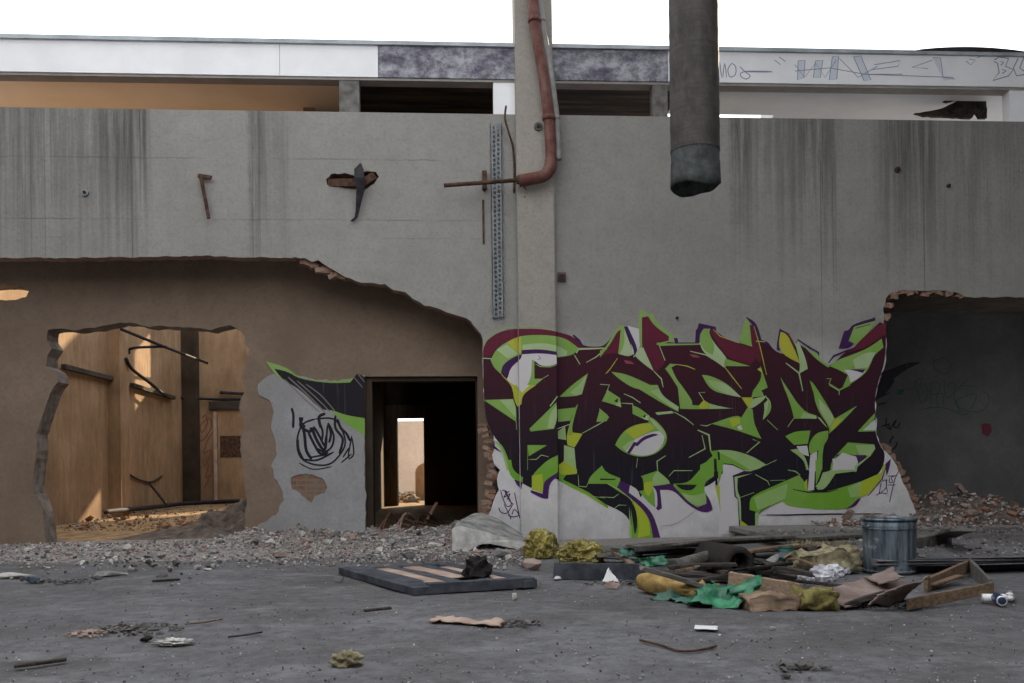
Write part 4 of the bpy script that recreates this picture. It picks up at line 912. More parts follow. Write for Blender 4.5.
# slotted zinc channel
x0, x1 = P(491.2, 200).x, P(502, 200).x; z0, z1 = P(497, 318).z, P(497, 125).z
t = thing('slotted_channel', 'vertical slotted zinc channel fixed to the wall left of the pilaster', 'channel', ((x0 + x1) / 2, 0, z0))
bm = bmesh.new(); w = x1 - x0
for (u0, u1) in ((0, .2), (.42, .58), (.8, 1)): add_box(bm, (x0 + w * u0, -.055, z0), (x0 + w * u1, -.048, z1))
z = z0; i = 0
while z < z1 - .03:
    add_box(bm, (x0 + w * .2, -.055, z), (x0 + w * .42, -.048, z + .022)); add_box(bm, (x0 + w * .58, -.055, z + .02), (x0 + w * .8, -.048, z + .042)); z += .062
obj('slotted_web', bm, M['zinc'], t)
for u in (x0, x1 - .006): obj('flange', box((u, -.055, z0), (u + .006, 0, z1)), M['zinc'], t)
# loose wire
pw = [P(506, 106, -.12), P(505, 118, -.14), (P(508, 130, -.12)), P(512.5, 145, -.08), P(514, 158, -.06), P(514.5, 172, -.03), P(514, 190, -.02), P(514, 192, 0.01)]
tag(obj('loose_wire', tube(smooth_path(pw, 6), .014, 8), M['rust']), 'thin bent wire sticking up from the wall beside the column', 'wire')
pw = [P(520, 184, -.25), P(525, 188, -.15), P(526, 193, -.05), P(524.5, 197, YP - .005)]
tag(obj('wire_stub', tube(smooth_path(pw, 5), .009, 6), M['rust']), 'short wire end dangling below the drain pipe elbow', 'wire')
# bent angle bracket
t = thing('angle_bracket', 'bent rusty bracket on the upper wall left of the hole', 'bracket', P(203, 190))
obj('bracket_arm', plank(P(201, 176, -.05), P(209, 219, -.1), .045, .02, Vector((0, -1, 0)), seg=3), M['rust'], t)
obj('bracket_foot', plank(P(199, 176, 0.0), P(212, 178, -.06), .05, .03, Vector((0, -1, 0)), seg=2), M['rust'], t)
# broken niche with scrap iron
t = thing('scrap_iron', 'crumpled black sheet iron hanging out of a hole in the upper wall', 'scrap metal', P(360, 180))
def ribbonsheet(pts, ws, th, mat, name, parent):
    bm = bmesh.new(); prev = None
    V = [Vector(p) for p in pts]
    for p, w_ in zip(V, ws):
        r = [bm.verts.new(p + Vector((-w_ / 2, -th, random.uniform(-.01, .01)))), bm.verts.new(p + Vector((w_ / 2, -th, random.uniform(-.01, .01)))), bm.verts.new(p + Vector((w_ / 2, 0, 0))), bm.verts.new(p + Vector((-w_ / 2, 0, 0)))]
        if prev:
            for q in range(4): bm.faces.new((prev[q], prev[(q + 1) % 4], r[(q + 1) % 4], r[q]))
        else: bm.faces.new(r[::-1])
        prev = r
    bm.faces.new(prev); return obj(name, bm, mat, parent)
ribbonsheet([P(360.5, 164, -.02), P(359, 170, -.08), P(359.5, 178, -.14), P(360.5, 190, -.12), P(359, 200, -.1), P(357.5, 212, -.06), P(356, 218, -.04), P(352, 221.5, -.02)], [.02, .12, .13, .10, .075, .045, .035, .03], .02, M['iron'], 'hanging_strip', t)
obj('rusty_bar', plank(P(329, 184, .05), P(361, 183, -.03), .1, .05, Vector((0, -1, 0)), seg=4), M['rust'], t)
obj('curled_flap', plank(P(362, 184, -.02), P(375, 176, .03), .1, .03, Vector((0, -1, 0)), seg=4, warp=.02), M['rust'], t)
# wall fixings
def anchor(name, px, py, label, r=.035, m='rust'):
    c = P(px, py); t = thing(name, label, 'wall fixing', c)
    bm = bmesh.new(); add_tube(bm, [c, c + Vector((0, -.03, 0))], r, 14); obj('plate', bm, M[m], t)
    bm = bmesh.new(); add_tube(bm, [c + Vector((0, -.03, 0)), c + Vector((0, -.055, 0))], r * .45, 8); obj('bolt', bm, M['iron'], t)
anchor('wall_anchor', 85.5, 193, 'small round iron fixing on the upper left wall below dirt runs', .045, 'zinc')
anchor('wall_anchor', 897, 170, 'small rust stained fixing high on the right wall', .04)
anchor('wall_anchor', 948, 186, 'tiny dark fixing at the far right of the upper wall', .025)
anchor('wall_anchor', 677, 318, 'tiny dark bolt hole fixing above the peak of the graffiti', .018)
c = P(562, 277); t = thing('junction_box', 'small dark junction box on the wall just right of the pilaster', 'junction box', c)
obj('box_body', box((c.x - .06, -.045, c.z - .06), (c.x + .05, 0, c.z + .055)), M['con3'], t); obj('box_cover', box((c.x - .04, -.055, c.z - .04), (c.x + .03, -.044, c.z + .03)), M['rust'], t)
c = P(538, 127, YP); t = thing('cable_plate', 'dark round cable plate on the column left of the red pipe', 'wall fixing', c)
bm = bmesh.new(); add_tube(bm, [c, c + Vector((0, -.025, 0))], .055, 12); obj('plate', bm, M['con3'], t); bm = bmesh.new(); add_tube(bm, [c + Vector((0, -.02, 0)), c + Vector((0, -.045, 0))], .02, 8); obj('stud', bm, M['iron'], t)

# ------------------------------------------------------------------ inside the left room
def sidebox(px0, py0, px1, py1, th, name, m, **kw):
    a, b = PX(px0, py0, XS), PX(px1, py1, XS)
    return struct(name, box((XS - .01, a.y, min(a.z, b.z)), (XS + th, b.y, max(a.z, b.z))), m, **kw)
ya, yb = PX(118, 430, XS + .2).y, PX(127, 430, XS + .2).y
struct('column_left_room', box((XS - .01, ya, -.05), (XS + .25, yb, zc)), M['ochre'])
ya2 = PX(173, 430, XS).y; 
struct('column_corner', box((XS - .01, BY - .45, -.05), (XS + .35, BY + .02, zc)), M['dark_room'])
def rail(name, p, q, th, label):
    tag(obj(name, plank(p, q, th, th, Vector((1, 0, 0)), seg=3, bev=0.002), M['wood_dark']), label, 'rail')
rail('cable_rail', PX(61, 366.5, XS + .03), PX(119, 381, XS + .03), .09, 'dark rail along the side wall of the sunlit room, nearer stretch')
rail('cable_rail', PX(130, 385, XS + .03), PX(172, 398, XS + .03), .09, 'dark rail along the side wall of the sunlit room, beyond the pillar')
def room_pipe(name, pts, r, label):
    tag(obj(name, tube(smooth_path(pts, 4), r, 8), M['iron']), label, 'pipe')
b0 = PX(121, 329, XS + .3)
room_pipe('strut_pipe', [b0, P(165, 347, 8.8), P(207, 363, BY - .3)], .035, 'long diagonal iron strut crossing the top of the sunlit room')
room_pipe('bracket_pipe', [PX(129, 353, XS + .1), PX(133, 348, XS + .35), P(166, 346.5, 8.8)], .03, 'short horizontal iron pipe meeting the diagonal strut in the sunlit room')
room_pipe('wall_pipe', [PX(126, 358, XS + .28), PX(132, 369, XS + .3), PX(150, 383, XS + .3), PX(165, 395, XS + .3), P(172, 397, BY - .8), P(210, 399, BY - .12), P(250, 399, BY - .12)], .035, 'dark pipe sagging along the side wall and on across the rear wall')
room_pipe('floor_pipe', [PX(104, 512.5, XS + .25), PX(112, 511, XS + .3), P(150, 507.5, 9.0) * 1.0, P(192, 503, BY - 1.2), P(248, 500.5, BY - 1.2)], .05, 'long dark pipe lying on the floor along the walls of the sunlit room')
room_pipe('leaning_bar', [PX(150, 484, XS + .05), PX(166, 504, XS + .9)], .03, 'thin bar leaning against the side wall of the sunlit room')
room_pipe('curved_cable', [PX(130, 475, XS + .03), PX(140, 480, XS + .03), PX(152, 482, XS + .03), PX(162, 476, XS + .03)], .02, 'loose cable sagging low on the side wall of the sunlit room')
room_pipe('upper_pipe', [P(220, 392.5, BY - .1), P(250, 394, BY - .1)], .04, 'short dark pipe on the rear wall above the battered door')
# battered door in the rear wall
d0, d1 = P(214, 402, BY), P(262, 502, BY)
t = thing('rear_door', 'battered pale door with a broken out panel on the rear wall', 'door', ((d0.x + d1.x) / 2, BY, 0))
obj('door_leaf', box((d0.x + .1, BY - .05, 0.05), (d1.x, BY, d0.z)), M['ochre'], t)
obj('door_post', box((d0.x, BY - .1, 0.05), (d0.x + .09, BY, P(217, 412, BY).z)), M['pinkboard'], t)
e0, e1 = P(210, 402, BY), P(262, 409, BY); obj('door_header', box((e0.x, BY - .12, e1.z), (e1.x, BY, e0.z)), M['wood_dark'], t)
e0, e1 = P(220.5, 436, BY), P(262, 457, BY); obj('broken_panel', box((e0.x, BY - .06, e1.z), (e1.x, BY - .03, e0.z)), M['rust'], t)
q = lambda *a: T(130, 320, a, 5.69)
p_ = Paint(BY, off=.002); G_['O'] = gm('red_scrawl', (.2, .05, .03, 1), (.24, .07, .04, 1), 0, 4); GK.append('O')
for s in ([(410, 560), (430, 540), (440, 590), (410, 640), (400, 600), (450, 560), (465, 600), (430, 670), (400, 690)], [(470, 640), (440, 690), (420, 760), (460, 740), (430, 830), (410, 800)], [(450, 820), (430, 900), (460, 880), (420, 960)]):
    p_.line('O', [(a.x, a.y) for a in smooth_path([(x, y, 0) for x, y in q(*s)], 4)], 1.0)
p_.done('graffiti_tag', 'red scrawl on the rear wall of the sunlit room left of battered door', 'graffiti')
# ------------------------------------------------------------------ the rubbish heap in front of the graffiti
def sheet(c, nu, nv, amp, th, name, mat, label, cat, curl=0.0, seed=0, fs=3.0, parent=None):
    """thin sheet over four corners, crumpled"""
    c = [Vector(p) for p in c]; bm = bmesh.new(); n = (c[1] - c[0]).cross(c[3] - c[0]).normalized()
    if n.z < 0: n = -n
    V = []
    for j in range(nv + 1):
        row = []
        for i in range(nu + 1):
            u, v = i / nu, j / nv
            p = c[0].lerp(c[1], u).lerp(c[3].lerp(c[2], u), v)
            d = amp * noise.fractal(p * fs + Vector((seed, 0, 0)), .8, 2.1, 4) + curl * (2 * u - 1) ** 2
            p = p + n * d
            if i in (0, nu) or j in (0, nv): p = p + Vector((random.uniform(-1, 1), random.uniform(-1, 1), 0)) * amp * .5
            p.z = max(p.z, .006); row.append(bm.verts.new(p))
        V.append(row)
    for j in range(nv):
        for i in range(nu): bm.faces.new((V[j][i], V[j][i + 1], V[j + 1][i + 1], V[j + 1][i]))
    o = obj(name, bm, mat, parent, smooth=True)
    m = o.modifiers.new('thickness', 'SOLIDIFY'); m.thickness = th; m.offset = 1
    return tag(o, label, cat) if label else o
def lump(c, size, name, mat, label, cat, seed=0, amp=.35, fs=2.2, sub=4, ridged=False, flat=True, rot=0, smooth=True):
    bm = bmesh.new(); bmesh.ops.create_icosphere(bm, subdivisions=sub, radius=1)
    R_ = Matrix.Rotation(rot, 3, 'Z')
    for v in bm.verts:
        d = v.co.normalized(); k = d * fs + Vector((seed * 3.7, seed, 0))
        a = noise.ridged_multi_fractal(k, .9, 2.1, 4, 1, 2) * .5 - .5 if ridged else noise.fractal(k, .9, 2.1, 4)
        v.co = d * (1 + amp * a)
        if flat and v.co.z < -.45: v.co.z = -.45 + (v.co.z + .45) * .1
        v.co = R_ @ Vector((v.co.x * size[0], v.co.y * size[1], (v.co.z + .47) * size[2])) + Vector(c)
    return tag(obj(name, bm, mat, None, smooth=smooth), label, cat)
def lathe_thing(name, parts, c, label, cat, axis=None, group=None):
    t = thing(name, label, cat, c, group); body = None
    for pn, prof, m, seg in parts:
        bm = bmesh.new(); add_lathe(bm, prof, (0, 0, 0), seg)
        q = axis.to_track_quat('Z', 'Y').to_matrix().to_4x4() if axis else Matrix.Identity(4)
        bmesh.ops.transform(bm, matrix=Matrix.Translation(c) @ q, verts=bm.verts)
        o_ = obj(pn, bm, m, body if pn in ('label_band', 'lid', 'cap', 'base_rim') else t)
        if pn == 'can_body': body = o_
    return t

# galvanised bin
bc = F(889.5, 572); bd = (bc - CAM).y; br = 26.2 / 900 * bd; bh = 56.5 / 900 * bd
bc.z = 0.0
t = thing('metal_bin', 'fluted galvanised metal bin standing at the right end of the rubbish heap', 'bin', bc)
NS = 144
fl = lambda k, z: 1 + (.016 * math.cos(k * 2 * math.pi / 6) if .05 < z < bh * .80 else 0)
prof = [(0, .012), (br * .93, .012)]
bm = bmesh.new(); pr = [(br * .93, 0), (br * .93, .03), (br * .95, .05), (br * .95, .06)] + [(br * (.95 + .03 * i / 12), .06 + (bh * .79 - .06) * i / 12) for i in range(1, 13)] + [(br * .985, bh * .82), (br * .985, bh * .97), (br * .965, bh * .97), (br * .95, bh * .5), (br * .92, .03), (.001, .02)]
add_lathe(bm, pr, bc, NS, fl); obj('bin_body', bm, M['galv'], t)
def ring(z, r, w, nm):
    bm = bmesh.new(); add_lathe(bm, [(r - w, z - w), (r + w, z - w), (r + w * 1.4, z), (r + w, z + w), (r - w, z + w), (r - w, z - w)], bc, 64); obj(nm, bm, M['galv'], t)
ring(bh * .975, br * .99, .011, 'rim'); ring(bh * .81, br * .985, .006, 'hoop'); ring(.02, br * .94, .01, 'foot_ring')
for s in (-1, 1):
    a = math.pi * (.5 + .5 * s) + .1
    pts_ = [bc + Vector((math.cos(a + d) * br * rr, math.sin(a + d) * br * rr, bh * zz_)) for d, rr, zz_ in ((-.22, .97, .87), (-.2, 1.07, .85), (0, 1.09, .83), (.2, 1.07, .85), (.22, .97, .87))]
    obj('handle', tube(smooth_path(pts_, 4), .008, 8), M['galv'], t)

def board(name, a, b, w, th, m, label, up=(0, 0, 1), warp=.01, rag=.02, cat='board', group=None):
    return tag(obj(name, plank(a, b, w, th, Vector(up), warp=warp, rag=rag), M[m]), label, cat, group)
board('plank', F(618, 553, .13), F(868, 535, .16), .30, .035, 'wood_grey', 'longest grey weathered plank along the foot of the graffiti wall', warp=.02)
board('plank', F(632, 549, .2), F(790, 537, .2), .2, .03, 'wood_grey', 'grey plank lying on top of the longest plank by the wall', warp=.015)
board('plank', F(596, 557, .06), F(720, 551, .10), .16, .03, 'wood_grey', 'short grey plank under the left end of the plank pile')
board('plank', F(640, 560, .05), F(862, 546, .07), .2, .03, 'wood_dark', 'dark wet plank in the shadow below the long grey planks')
board('plank', F(733, 555, .13), F(823, 545, .15), .11, .03, 'wood_brown', 'brown plank lying behind the dark green can')
board('plank', F(560, 553, .04), F(640, 556, .04), .12, .03, 'wood_dark', 'dark board end behind the yellow plastic bags')
board('plank', F(614, 554, .1), F(632, 566, .08), .06, .03, 'wood_brown', 'thin reddish lath crossing behind the painted beam')
board('painted_beam', F(553, 578.5), F(645, 581), .05, .145, 'slate', 'dark blue grey painted beam lying on edge below yellow bags', warp=.0, cat='beam')
board('plank', F(640, 571, .22), F(722, 595, .03), .1, .035, 'wood_grey', 'grey plank sloping down over the ochre foam roll')
board('plank', F(655, 575, .03), F(735, 580, .03), .16, .03, 'wood_dark', 'blackened board lying flat in the middle of the heap')
board('plank', F(668, 570, .12), F(738, 566, .16), .07, .03, 'wood_dark', 'dark lath resting across the middle of the heap')
board('plank', F(690, 586, .03), F(742, 574, .09), .05, .03, 'wood_dark', 'thin dark lath sloping up beside the tan board')
board('plank', F(748, 572, .03), F(800, 578, .03), .2, .03, 'wood_dark', 'dark flat board in front of the green can')
board('tan_board', F(731, 588, .05), F(803, 601, .005), .03, .125, 'wood_tan', 'raw tan board on edge behind the green plastic sheet', warp=.0, rag=.03)
board('lath', F(848, 609), F(888, 594, .11), .05, .035, 'wood_dark', 'black lath poking out from under the cardboard', cat='lath')
board('lath', F(790, 583, .03), F(842, 588, .03), .05, .025, 'wood_dark', 'black lath lying in front of the crumpled white film', cat='lath')
for i in range(26):
    px = random.uniform(668, 800); y0 = random.uniform(559, 575)
    z0 = random.uniform(.02, .12); L = random.uniform(15, 50); a = F(px, y0, z0); b = F(px + L, y0 + random.uniform(-9, 6), max(.01, z0 + random.uniform(-.08, .08)))
    tag(obj('lath', plank(a, b, random.uniform(.03, .09), random.uniform(.012, .03), warp=random.uniform(-.03, .03), rag=.03), M[random.choice(('wood_dark', 'wood_dark', 'wood_dark', 'soot', 'wood_brown'))]), 'splintered lath jumbled in the middle of the rubbish heap', 'lath', 'jumbled laths in the rubbish heap')
# grey pole and carpet roll with open dark end
a, b = F(674, 567, .1), F(722, 553, .17)
tag(obj('cardboard_tube', tube([a, a.lerp(b, .5), b], .062, 18), M['wood_grey']), 'grey cardboard tube slanting up in the middle of the heap', 'tube')
a, b = F(740, 563, .14), F(708, 556, .13)
t = thing('carpet_roll', 'dark rolled carpet with its open end facing out of the heap', 'carpet', a)
d_ = (b - a).normalized()
bm = bmesh.new(); add_lathe(bm, [(.075, .12), (.085, .0), (.10, -.005), (.135, .0), (.14, .02), (.138, (b - a).length), (.02, (b - a).length + .01)], (0, 0, 0), 28, lambda k, z: 1 + .03 * math.sin(k * 1.7))
bmesh.ops.transform(bm, matrix=Matrix.Translation(a) @ d_.to_track_quat('Z', 'Y').to_matrix().to_4x4(), verts=bm.verts); obj('roll', bm, M['carpet'], t)
bm = bmesh.new(); sp = []
for i in range(60):
    an = i * .28; r = .03 + .07 * i / 60; sp.append(Vector((r * math.cos(an), r * math.sin(an), .02)))
for p0, p1 in zip(sp, sp[1:]):
    bm.faces.new([bm.verts.new(x) for x in (p0, p1, p1 + Vector((0, 0, .2)), p0 + Vector((0, 0, .2)))])
bmesh.ops.transform(bm, matrix=Matrix.Translation(a) @ d_.to_track_quat('Z', 'Y').to_matrix().to_4x4(), verts=bm.verts); obj('inner_wraps', bm, M['carpet'], t)
# leaning scraps behind the can
sheet([F(752, 572, .02), F(774, 570, .02), F(781, 553, .17), F(765, 560, .1)], 8, 6, .03, .012, 'tarred_sheet', M['con1'], 'grey bent sheet leaning beside the dark green can', 'sheet', seed=3)
# yellow plastic bags
lump(F(541, 557), (.175, .15, .2), 'plastic_bag', M['yellow_bag'], 'crumpled yellow plastic bag at the foot of the pilaster', 'bag', 1, .55, 2.1, 5, True, smooth=False)
lump(F(581, 562), (.215, .15, .15), 'plastic_bag', M['yellow_bag'], 'crumpled yellow plastic bag lying right of the pilaster foot', 'bag', 5, .6, 2.3, 5, True, smooth=False)
# foam and wool
a, b = F(641, 581, .085), F(697, 593, .05)
bm = tube([a.lerp(b, i / 14) for i in range(15)], .09, 20, rfun=lambda t: .088 * (1 - .55 * max(0, t - .25)) * (.75 + .25 * min(1, t * 8)))
for v in bm.verts: v.co += Vector((noise.noise(v.co * 9), noise.noise(v.co * 9 + Vector((5, 0, 0))), noise.noise(v.co * 9 + Vector((0, 7, 0))))) * .022
tag(obj('foam_roll', bm, M['foam'], smooth=True), 'ochre foam roll under the sloping grey plank', 'foam')
lump(F(702, 598), (.16, .1, .07), 'foam_scrap', M['foam'], 'torn ochre foam scrap at the end of the foam roll', 'foam', 8, .6, 3)
def block(px0, px1, pyb, h, dep, name, m, label, cat, tilt=0, yaw=0, amp=.03, z=0):
    a, b = F(px0, pyb, z), F(px1, pyb, z); w = (b - a).length; c = (a + b) / 2
    bm = bmesh.new(); add_box(bm, (-w / 2, 0, 0), (w / 2, dep, h))
    bmesh.ops.subdivide_edges(bm, edges=bm.edges[:], cuts=9, use_grid_fill=True)
    mt = Matrix.Translation(c) @ Matrix.Rotation(yaw, 4, 'Z') @ Matrix.Rotation(tilt, 4, 'Y')
    for v in bm.verts:
        k = v.co * 7 + Vector((px0, 0, 0)); z0 = v.co.z
        v.co += Vector((noise.fractal(k, .8, 2, 4), noise.fractal(k + Vector((9, 0, 0)), .8, 2, 4), noise.fractal(k + Vector((0, 9, 0)), .8, 2, 4))) * amp
        if z0 < .001: v.co.z = max(v.co.z, 0)
        v.co = mt @ v.co
    return tag(obj(name, bm, m, None, smooth=True), label, cat)
block(799, 867, 575, .21, .3, 'insulation_batt', M['wool_old'], 'thick grimy yellow insulation batt beside the metal bin', 'insulation', tilt=-.06, yaw=.12, amp=.05)
bm = bmesh.new()
for i in range(420):     # loose fibres along the top of the batt
    p = F(random.uniform(800, 862), 568, 0); p = Vector((p.x, p.y + random.uniform(-.0, .3), random.uniform(.19, .23)))
    a = random.uniform(0, 6.28); d = Vector((math.cos(a) * .6, math.sin(a) * .6, random.uniform(.3, 1))) * random.uniform(.02, .05); s = Vector((.0035, 0, 0))
    bm.faces.new([bm.verts.new(x) for x in (p - s, p + s, p + d)])
fo = obj('loose_fibres', bm, M['wool_old'], bpy.data.objects['insulation_batt'], recalc=False); fo['kind'] = 'stuff'
block(800, 839, 611, .135, .2, 'insulation_scrap', M['wool'], 'mossy yellow insulation block at the front edge of the heap', 'insulation', tilt=.03, yaw=-.1, amp=.045)
block(750, 800, 612, .10, .22, 'foam_block', M['wood_tan'], 'low tan foam block in front of the raw tan board', 'foam', yaw=.1, amp=.03)
# green plastic
sheet([F(684, 608, .01), F(752, 609, .01), F(764, 601) + Vector((0, .06, .155)), F(706, 599) + Vector((0, .05, .06))], 24, 14, .07, .004, 'plastic_sheet', M['green_film'], 'bright green plastic sheet at the front of the heap', 'plastic sheet', curl=.03, seed=2, fs=6)
sheet([F(652, 598, .012), F(700, 606, .012), F(712, 592, .07), F(664, 588, .05)], 18, 12, .06, .004, 'plastic_sheet', M['teal_film'], 'dull teal plastic scrap left of the bright green sheet', 'plastic sheet', seed=5, fs=6)
sheet([F(640, 566, .07), F(668, 566, .08), F(666, 556, .16), F(636, 558, .14)], 14, 10, .05, .004, 'plastic_sheet', M['green_film'], 'dark green plastic rag between the grey planks', 'plastic sheet', seed=9, fs=6)
sheet([F(619, 556, .14), F(632, 557, .14), F(634, 548, .2), F(620, 547, .21)], 10, 8, .05, .004, 'plastic_sheet', M['teal_film'], 'small teal plastic scrap near the left end of the plank pile', 'plastic sheet', seed=7, fs=8)
# curl of the green sheet
a, b = F(748, 598, .10), F(757, 590, .12)
bm = bmesh.new(); R2 = []
for i in range(14):
    an = -1.2 + i * .33; R2.append((math.cos(an) * .075, math.sin(an) * .075))
prevr = None
dd = (F(757, 596, .1) - F(735, 603, .07)); 
for j in range(7):
    c = (F(728, 604) + Vector((0, 0, .07))).lerp(F(757, 603) + Vector((0, 0, .105)), j / 6); rr = [bm.verts.new(c + Vector((.1 * y, x, y)) * (.55 + .45 * j / 6)) for x, y in R2]
    if prevr:
        for q0 in range(13): bm.faces.new((prevr[q0], prevr[q0 + 1], rr[q0 + 1], rr[q0]))
    prevr = rr
o = obj('curled_edge', bm, M['green_film'], bpy.data.objects['plastic_sheet'], smooth=True); o.modifiers.new('thickness', 'SOLIDIFY').thickness = .004
# crumpled white film, three lumps of one sheet
bm = bmesh.new()
for (px, py, s, sd) in ((822, 581, .105, 1), (834, 577, .085, 2), (806, 584, .07, 3), (842, 574, .075, 5)):
    g0 = len(bm.verts); r = bmesh.ops.create_icosphere(bm, subdivisions=4, radius=1); c = F(px, py)
    for v in r['verts']:
        d = v.co.normalized(); a = noise.ridged_multi_fractal(d * 2 + Vector((sd * 3, 0, 0)), .9, 2.1, 4, 1, 2) * .5 - .5
        v.co = d * (1 + .5 * a); v.co = Vector((v.co.x * s, v.co.y * s * .8, (max(v.co.z, -.5) + .5) * s * .85)) + c
tag(obj('crumpled_film', bm, M['white_film']), 'crumpled whitish plastic film in front of the insulation batt', 'plastic film')
_pm = F(611, 583)
sheet([F(602, 583), F(620, 583), _pm + Vector((.02, .035, .075)), _pm + Vector((-.01, .05, .125))], 6, 6, .012, .003, 'paper_scrap', M['paper'], 'white triangular paper scrap leaning on the painted beam', 'paper')
# cans
cp = F(786, 566, .05); s = .068
lathe_thing('paint_can', [('can_body', [(.001, 0), (s, 0), (s, .17), (.001, .17)], M['can_green'], 28), ('label_band', [(s * 1.01, .085), (s * 1.012, .09), (s * 1.012, .125), (s * 1.01, .13)], M['zinc'], 28), ('lid', [(s * 1.0, .165), (s * 1.03, .168), (s * 1.03, .178), (s * .9, .178), (s * .86, .17), (.001, .17)], M['can_green'], 28)], cp, 'dark green can standing behind the crumpled white film', 'can')
tag(obj('timber_block', box((cp.x - .13, cp.y - .1, 0.0), (cp.x + .12, cp.y + .1, .05)), M['wood_grey']), 'grey timber block under the dark green can', 'block')
def spray(px, py, ax, m, label, r=.03, L=.15, z=None):
    c = F(px, py, r); a = Vector(ax).normalized()
    lathe_thing('spray_can', [('can_body', [(.001, 0), (r * .9, 0), (r, .006), (r, L), (r * .93, L + .006), (r * .6, L + .018), (r * .58, L + .022), (.001, L + .022)], m, 24), ('cap', [(r * .5, L + .02), (r * .5, L + .05), (r * .42, L + .055), (.001, L + .055)], M['white_paint'], 20), ('base_rim', [(r * .7, -.002), (r * .98, -.004), (r * 1.0, .004)], M['alu'], 24)], c, label, 'spray can', a)
spray(982, 598, (1, -.18, 0), M['white_paint'], 'white spray can lying by the corner of the wooden frame')
spray(1002, 601, (.35, 1, 0), M['can_blue'], 'dark blue spray can lying end on at the right of the white one', .036)
spray(1010, 597, (.6, .9, 0), M['alu'], 'bare silver spray can lying rightmost beside the dark blue one', .031)
# cardboard
sheet([F(822, 590, .10), F(888, 574, .16), F(912, 584, .13), F(845, 606, .03)], 16, 10, .035, .012, 'cardboard_sheet', M['card'], 'large damp cardboard sheet in front of the metal bin', 'cardboard', seed=1, fs=3)
sheet([F(866, 604, .05), F(905, 584, .19), F(930, 576, .2), F(888, 604, .02)], 16, 8, .03, .01, 'cardboard_sheet', M['card'], 'torn cardboard flap slanting toward the wooden frame', 'cardboard', seed=4, fs=3)
sheet([F(866, 580, .14), F(894, 571, .2), F(904, 580, .17), F(880, 586, .13)], 10, 8, .03, .01, 'cardboard_sheet', M['card'], 'small cardboard piece propped against the metal bin', 'cardboard', seed=6, fs=3)
# open wooden frame
t = thing('wooden_frame', 'broken open wooden frame lying on the floor right of the bin', 'frame', F(960, 590))
A_, B_, C_, D_ = F(908, 610.5), F(993, 597, .0), F(970, 574, .0), F(926, 592)
obj('front_board', plank(A_, B_ + Vector((0, 0, .03)), .024, .08, seg=3), M['wood_brown'], t)
obj('end_board', plank(B_ + Vector((-.01, .02, .02)), C_ + Vector((0, 0, .02)), .028, .115, seg=3), M['wood_grey'], t)
obj('back_board', plank(C_ + Vector((0, 0, .02)), D_, .028, .105, seg=3), M['wood_brown'], t)
obj('loose_slat', plank(F(932, 586, .04), F(960, 577, .05), .06, .02, seg=3), M['wood_brown'], t)

# ------------------------------------------------------------------ the flat frame on the floor in the middle
A_, B_, C_ = F(348, 574), F(423, 595), F(536, 587.5); D_ = A_ + (C_ - B_)
A_.z = B_.z = C_.z = D_.z = 0
t = thing('door_frame_panel', 'dark blue grey framed panel with pale boards lying flat on the floor', 'panel', B_)
fh = .065
def lerp2(u, v): return A_.lerp(B_, u).lerp(D_.lerp(C_, u), v)
obj('rail', plank(lerp2(-.02, .05), lerp2(1.0, .05), .26, fh, seg=4), M['slate'], t)
obj('rail', plank(lerp2(.97, .06), lerp2(.97, 1.0), .09, fh + .02, seg=4), M['slate'], t)
obj('rail', plank(lerp2(0, .95), lerp2(1, .95), .14, fh, seg=4), M['slate'], t)
obj('rail', plank(lerp2(.02, 0), lerp2(.02, 1), .12, fh * .9, seg=4), M['slate'], t)
obj('cross_bar', plank(lerp2(.05, .38), lerp2(.95, .42), .12, fh * .9, seg=4), M['slate'], t)
obj('cross_bar', plank(lerp2(.1, .70), lerp2(.9, .70), .1, fh * .95, seg=4), M['slate'], t)
for (u0, u1, v0, v1) in ((.12, .85, .13, .33), (.1, .7, .48, .64), (.2, .9, .78, .88)):
    cs = [lerp2(u0, v0), lerp2(u1, v0), lerp2(u1, v1), lerp2(u0, v1)]
    o = sheet([p + Vector((0, 0, fh * .75)) for p in cs], 6, 6, .006, .012, 'pale_board', M['pinkboard'], None, None, parent=t); o['label'] = 'pale pinkish board'
bm = bmesh.new(); add_box(bm, (0, 0, 0), (.01, .01, .01)); bm.free()
lump(F(477, 577, .06), (.12, .1, .12), 'charred_lump', M['soot'], 'black charred lump lying on the back of the framed panel', 'debris', 3, .5, 2, 3, smooth=False)

# ------------------------------------------------------------------ big broken slab by the doorway
fp = [(452, 529), (457, 525.5), (480, 531), (502, 537), (524, 542), (525, 550), (508, 547), (492, 543), (478, 545), (468, 551), (461, 556), (453, 553)]
bp = [(462, 519), (472, 514), (482, 513), (500, 519), (522, 533), (522, 540), (505, 539), (492, 538), (478, 538), (468, 540), (461, 545), (458, 545)]
bm = bmesh.new(); rings = []
for kk in range(6):
    t_ = kk / 5; rr = []
    for a, b in zip(fp, bp):
        p = P(a[0], a[1], -1.45).lerp(P(b[0], b[1], -.28), t_)
        p += Vector((noise.noise(p * 6), noise.noise(p * 6 + Vector((3, 0, 0))), noise.noise(p * 6 + Vector((0, 3, 0))))) * .018
        p.z = max(p.z, .0); rr.append(bm.verts.new(p))
    rings.append(rr)
for a, b in zip(rings, rings[1:]):
    for i in range(len(a)): bm.faces.new((a[i], a[(i + 1) % len(a)], b[(i + 1) % len(b)], b[i]))
for rr in (rings[0][::-1], rings[-1]):
    vs_ = rr; ct = bm.verts.new(sum((v.co for v in vs_), Vector()) / len(vs_))
    for i in range(len(vs_)): bm.faces.new((vs_[i], vs_[(i + 1) % len(vs_)], ct))
bmesh.ops.recalc_face_normals(bm, faces=bm.faces)
for f in bm.faces: f.normal_update(); f.material_index = 1 if f.normal.z > .3 else 0
